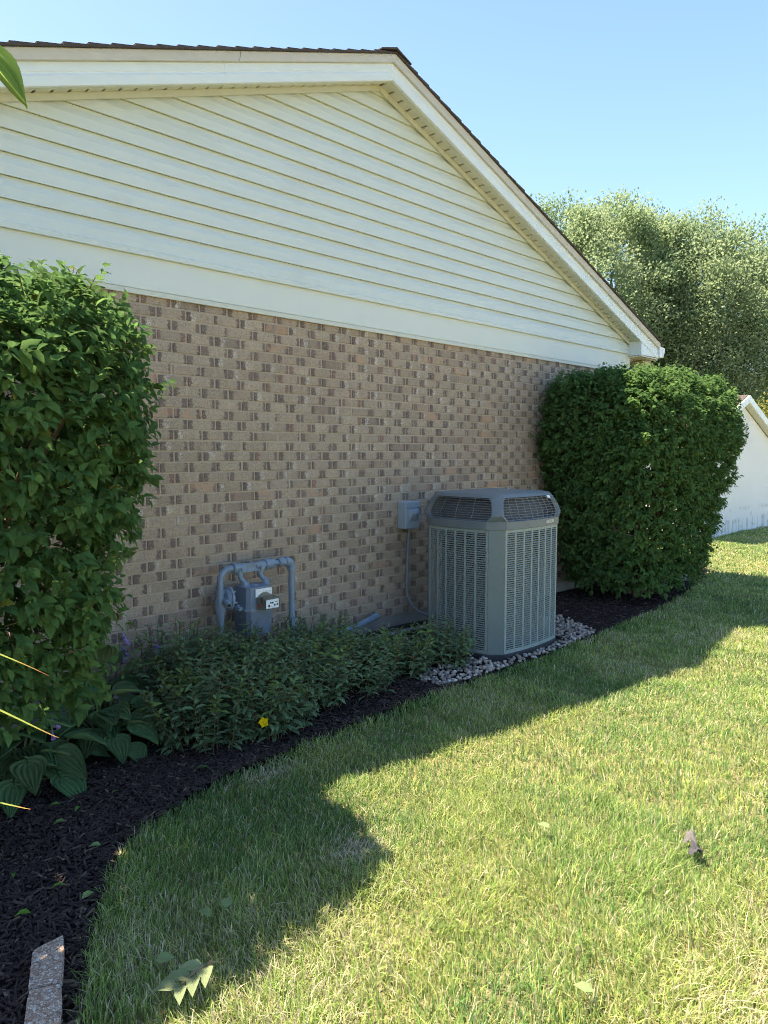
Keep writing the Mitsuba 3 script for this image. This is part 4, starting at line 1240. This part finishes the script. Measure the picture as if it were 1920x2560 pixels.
# ------------------------------------------------------------------ grass
rng = np.random.default_rng(5)


def grass(d0, d1, dens, width, hmin, hmax, seg):
    half_a = math.radians(33)
    area = half_a * (d1 ** 2 - d0 ** 2)
    n = int(area * dens)
    dd = np.sqrt(rng.uniform(d0 ** 2, d1 ** 2, n))
    aa = YAW + rng.uniform(-half_a, half_a, n)
    P = np.stack([EYE[0] + dd * np.sin(aa), EYE[1] + dd * np.cos(aa)], 1)
    edge = BED.buffer(-.012)
    ok = ~shapely.contains_xy(edge, P[:, 0], P[:, 1]) & ~((P[:, 1] > .84) & (P[:, 0] > 10.2)) & (P[:, 1] < 6)
    P = P[ok]
    n = len(P)
    q3 = np.column_stack([P, np.zeros(n)])
    n1 = meshkit.fbm(q3 * 1.6, 3, 41)
    n2 = meshkit.noise(q3 * 6.5, 43)
    n3 = meshkit.noise(q3 * 2.6, 47)
    dead = np.maximum(np.exp(-(((P[:, 0] + .52) / .12) ** 2 + ((P[:, 1] + 2.22) / .085) ** 2)), .85 * np.exp(-(((P[:, 0] + .33) / .16) ** 2 + ((P[:, 1] + 1.42) / .07) ** 2)))
    H = rng.uniform(hmin, hmax, n) * (.62 + .75 * n2) * (1 - .35 * dead)
    az = 2 * np.pi * (n3 * 1.2 + n1) + rng.normal(0, 1.5, n)
    lean = np.clip(rng.gamma(2.2, .24, n), .05, 1.6) * (.75 + .6 * n2) + .5 * dead
    D = np.stack([np.cos(az), np.sin(az), 0 * az], 1)
    tw = az + np.pi / 2 + rng.normal(0, .7, n)
    S = np.stack([np.cos(tw), np.sin(tw), 0 * tw], 1)
    B = np.column_stack([P, np.where(shapely.contains_xy(BED, P[:, 0], P[:, 1]), .0, lawn_z(P[:, 0], P[:, 1])) - .004])
    Wd = width * rng.uniform(.65, 1.3, n)
    ts = np.linspace(0, 1, seg + 1)
    V = []
    for t in ts:
        c = B + D * (H * lean * t ** 1.8 * .85)[:, None] + A([0, 0, 1]) * (H * (t - .30 * np.minimum(lean, 1.3) * t ** 2.2))[:, None]
        if t < 1:
            w = (Wd * (1 - .55 * t ** 2) / 2)[:, None]
            V += [c - S * w, c + S * w]
        else:
            V += [c]
    k = 2 * seg + 1
    V = np.stack(V, 1)
    tf = []
    for a in range(seg - 1):
        tf += [[2 * a, 2 * a + 1, 2 * a + 3], [2 * a, 2 * a + 3, 2 * a + 2]]
    tf += [[2 * seg - 2, 2 * seg - 1, 2 * seg]]
    F = A(tf)[None] + (np.arange(n) * k)[:, None, None]
    g1, g2, y1, dry = A([.165, .30, .098]), A([.30, .422, .12]), A([.46, .53, .175]), A([.68, .63, .44])
    q = rng.random(n)
    mixv = np.clip(smooth01(.34, .64, n1) + rng.normal(0, .20, n), 0, 1)[:, None]
    C = g1 * (1 - mixv) + g2 * mixv
    yel = (rng.random(n) < .16 + .34 * smooth01(.42, .70, n3))[:, None]
    C = np.where(yel, y1, C)
    pd = np.clip(.13 + .25 * smooth01(.50, .72, n1) + .85 * dead, 0, .96)
    C = np.where((q < pd)[:, None], dry * rng.uniform(.75, 1.15, (n, 1)), C)
    C = C * rng.uniform(.62, 1.30, (n, 1))
    return V.reshape(-1, 3), F.reshape(-1, 3), np.repeat(C, k, 0)


GR = [grass(1.6, 3.3, 17500, .0034, .036, .064, 3), grass(3.3, 5.6, 9300, .0043, .034, .058, 3), grass(5.6, 9.5, 5000, .0062, .036, .058, 2), grass(9.5, 17, 1700, .011, .036, .055, 2)]
v, f = cat([(a, b) for a, b, _ in GR])
add('grass', (v, f), 'grass_blade', color=np.vstack([c for _, _, c in GR]), label='mown lawn grass, green mixed with dry straw blades', cat='grass', kind='stuff')

# ------------------------------------------------------------------ neighbours
ob = thing('white_outbuilding', 'low white gabled building beyond the far bush at the right', 'building')
zr = lambda x: 2.46 - .40 * abs(x - 12.35)
add('wall', prism([(10.4, -.2), (15.2, -.2), (15.2, zr(15.2)), (12.35, zr(12.35)), (10.4, zr(10.4))], .85, 1.05), 'neighbour_paint', ob)
add('side_wall', box(10.4, 10.6, 1.052, 6, -.2, zr(10.4)), 'neighbour_paint', ob)
add('side_wall', box(15.0, 15.2, 1.052, 6, -.2, zr(15.2)), 'neighbour_paint', ob)
for sg in (1, -1):
    xe = 12.35 + sg * (3.1 if sg == 1 else 2.2)
    q = [(12.35, zr(12.35) + .02), (xe, zr(xe) + .02), (xe, zr(xe) + .15), (12.35, zr(12.35) + .15)]
    add('rake_board', prism(q if sg == 1 else q[::-1], .70, .73), 'trim_white', ob)
    add('soffit', prism([(12.35, zr(12.35) + .015), (xe, zr(xe) + .015), (xe, zr(xe) + .03), (12.35, zr(12.35) + .03)][::sg], .732, .848), 'soffit_vinyl', ob)
    add('roof', prism([(12.35, zr(12.35) + .152), (xe, zr(xe) + .152), (xe, zr(xe) + .162), (12.35, zr(12.35) + .162)][::sg], .735, 6.1), 'shingle_grit', ob)
add('vent_pipe', cat([box(12.62, 12.655, .825, .848, 1.72, 2.10), box(12.605, 12.67, .82, .848, 1.70, 1.72)]), 'grey_siding', ob)
nh = thing('neighbour_house', 'grey-sided house with a dark roof far behind the white building', 'house')
add('wall', prism([(23.2, -.2), (33, -.2), (33, 2.5), (28.1, 4.5), (23.2, 2.5)], 4.0, 4.2), 'grey_siding', nh)
for k in range(26):
    z = .1 + .17 * k
    hw = 4.9 if z < 2.5 else 4.9 * (4.5 - z) / 2.0
    if hw > .3:
        add('siding_board', prism([(28.1 - hw, z), (28.1 + hw, z), (28.1 + hw, z + .15), (28.1 - hw, z + .15)], 3.965, 3.998), 'grey_siding', nh)
for sg in (1, -1):
    xe = 28.1 + sg * 5.5
    add('roof', prism([(28.1, 4.51), (xe, 4.51 - 5.5 * .408), (xe, 4.63 - 5.5 * .408), (28.1, 4.63)][::sg], 3.8, 12), 'shingle_grit', nh)

# ------------------------------------------------------------------ trees


def tree(name, label, x, y, zc, rx, ry, rz, seed, n_cl, per, leaf, cols, trunk_r=.25, flat=1.0):
    key = thing(name, label, 'tree')
    r = np.random.default_rng(seed)
    C = []
    while len(C) < n_cl:
        p = r.normal(size=3)
        p /= np.linalg.norm(p)
        rad = r.uniform(.45, 1.0) ** .5
        p = p * rad
        if p[2] < -.75:
            continue
        bump = .80 + .42 * meshkit.fbm((nrm(p) * 2.4 + seed)[None], 3, seed)[0]
        C.append(p * [rx, ry, rz] * bump + [x, y, zc])
    C = A(C)
    sz = r.uniform(.35, .75, n_cl) * (rx / 3.2)
    LP = C[:, None] + np.clip(r.normal(size=(n_cl, per, 3)), -1.7, 1.7) * (sz[:, None, None] * A([.55, .55, .42]))
    cl = np.repeat(np.arange(n_cl), per)
    LP = LP.reshape(-1, 3)
    n = len(LP)
    out = nrm(LP - [x, y, zc - rz * .3])
    ax = nrm(out + r.normal(0, .6, (n, 3)) + [0, 0, -.1])
    nm = nrm(out * .3 + [0, 0, .8] + r.normal(0, .55, (n, 3)))
    tone = r.random(n_cl)[cl][:, None]
    col = (A(cols[0]) * (1 - tone) + A(cols[1]) * tone) * r.uniform(.82, 1.2, (n, 1))
    L = leaf * r.uniform(.7, 1.3, n)
    V, F = leaves(LP, ax, nm, L, L * .62, LEAF2_V, LEAF2_F)
    add('crown', (V, F), 'tree_leaf', key, color=np.repeat(col, 4, 0), kind='stuff')
    ms = [tube([(x, y, -.2), (x + .1, y, zc * .3), (x - .05, y + .05, zc * .62)], [trunk_r, trunk_r * .8, trunk_r * .65], 9)]
    fork = A([x - .05, y + .05, zc * .62])
    for i in r.choice(n_cl, 26, replace=False):
        b = A([x, y, zc * r.uniform(.35, .62)])
        mid = b * .5 + C[i] * .5 + [0, 0, .3]
        t = np.linspace(0, 1, 8)[:, None]
        ms.append(tube((1 - t) ** 2 * b + 2 * t * (1 - t) * mid + t ** 2 * C[i], np.linspace(trunk_r * .42, .02, 8), 6))
    add('trunk', ms[0], 'tree_bark', key, smooth=True)
    for mm in ms[1:]:
        add('limb', mm, 'tree_bark', key, smooth=True)


GREEN_L = ((.23, .32, .17), (.33, .41, .235))
GREEN_D = ((.10, .155, .075), (.16, .215, .10))
tree('shade_tree', 'tall pale green tree behind the house roof, left one of the pair', 20.0, 8.3, 6.1, 3.0, 2.9, 3.8, 61, 340, 330, .095, GREEN_L)
tree('shade_tree', 'tall pale green tree at the right, beyond the white building', 22.6, 5.6, 5.3, 3.1, 3.0, 3.6, 62, 350, 330, .095, GREEN_L)
tree('dark_tree', 'dark green tree at the right edge behind the pale trees', 27.2, 4.8, 4.6, 3.0, 3.0, 3.9, 63, 200, 260, .12, GREEN_D)
tree('dark_tree', 'dark green tree filling the gap below the pale tree crowns', 27.0, 9.6, 4.4, 4.4, 3.0, 3.6, 65, 220, 220, .13, GREEN_D)
key = thing('flowering_shrub', 'small yellow-orange leaved shrub at the right edge above the white roof', 'shrub')
r = np.random.default_rng(64)
n = 420
LP = A([16.35, 1.75, 2.45]) + r.normal(size=(n, 3)) * [.17, .17, .20]
V, F = leaves(LP, r.normal(size=(n, 3)), r.normal(size=(n, 3)) + [0, 0, .7], .07, .045, LEAF2_V, LEAF2_F)
cc = np.where((r.random(n) < .3)[:, None], A([.36, .28, .08]), A([.24, .29, .08]))
add('crown', (V, F), 'tree_leaf', key, color=np.repeat(cc, 4, 0), kind='stuff')
add('trunk', tube([(16.35, 1.75, -.1), (16.3, 1.77, 1.2), (16.35, 1.75, 2.4)], [.06, .05, .02], 7), 'tree_bark', key, smooth=True)
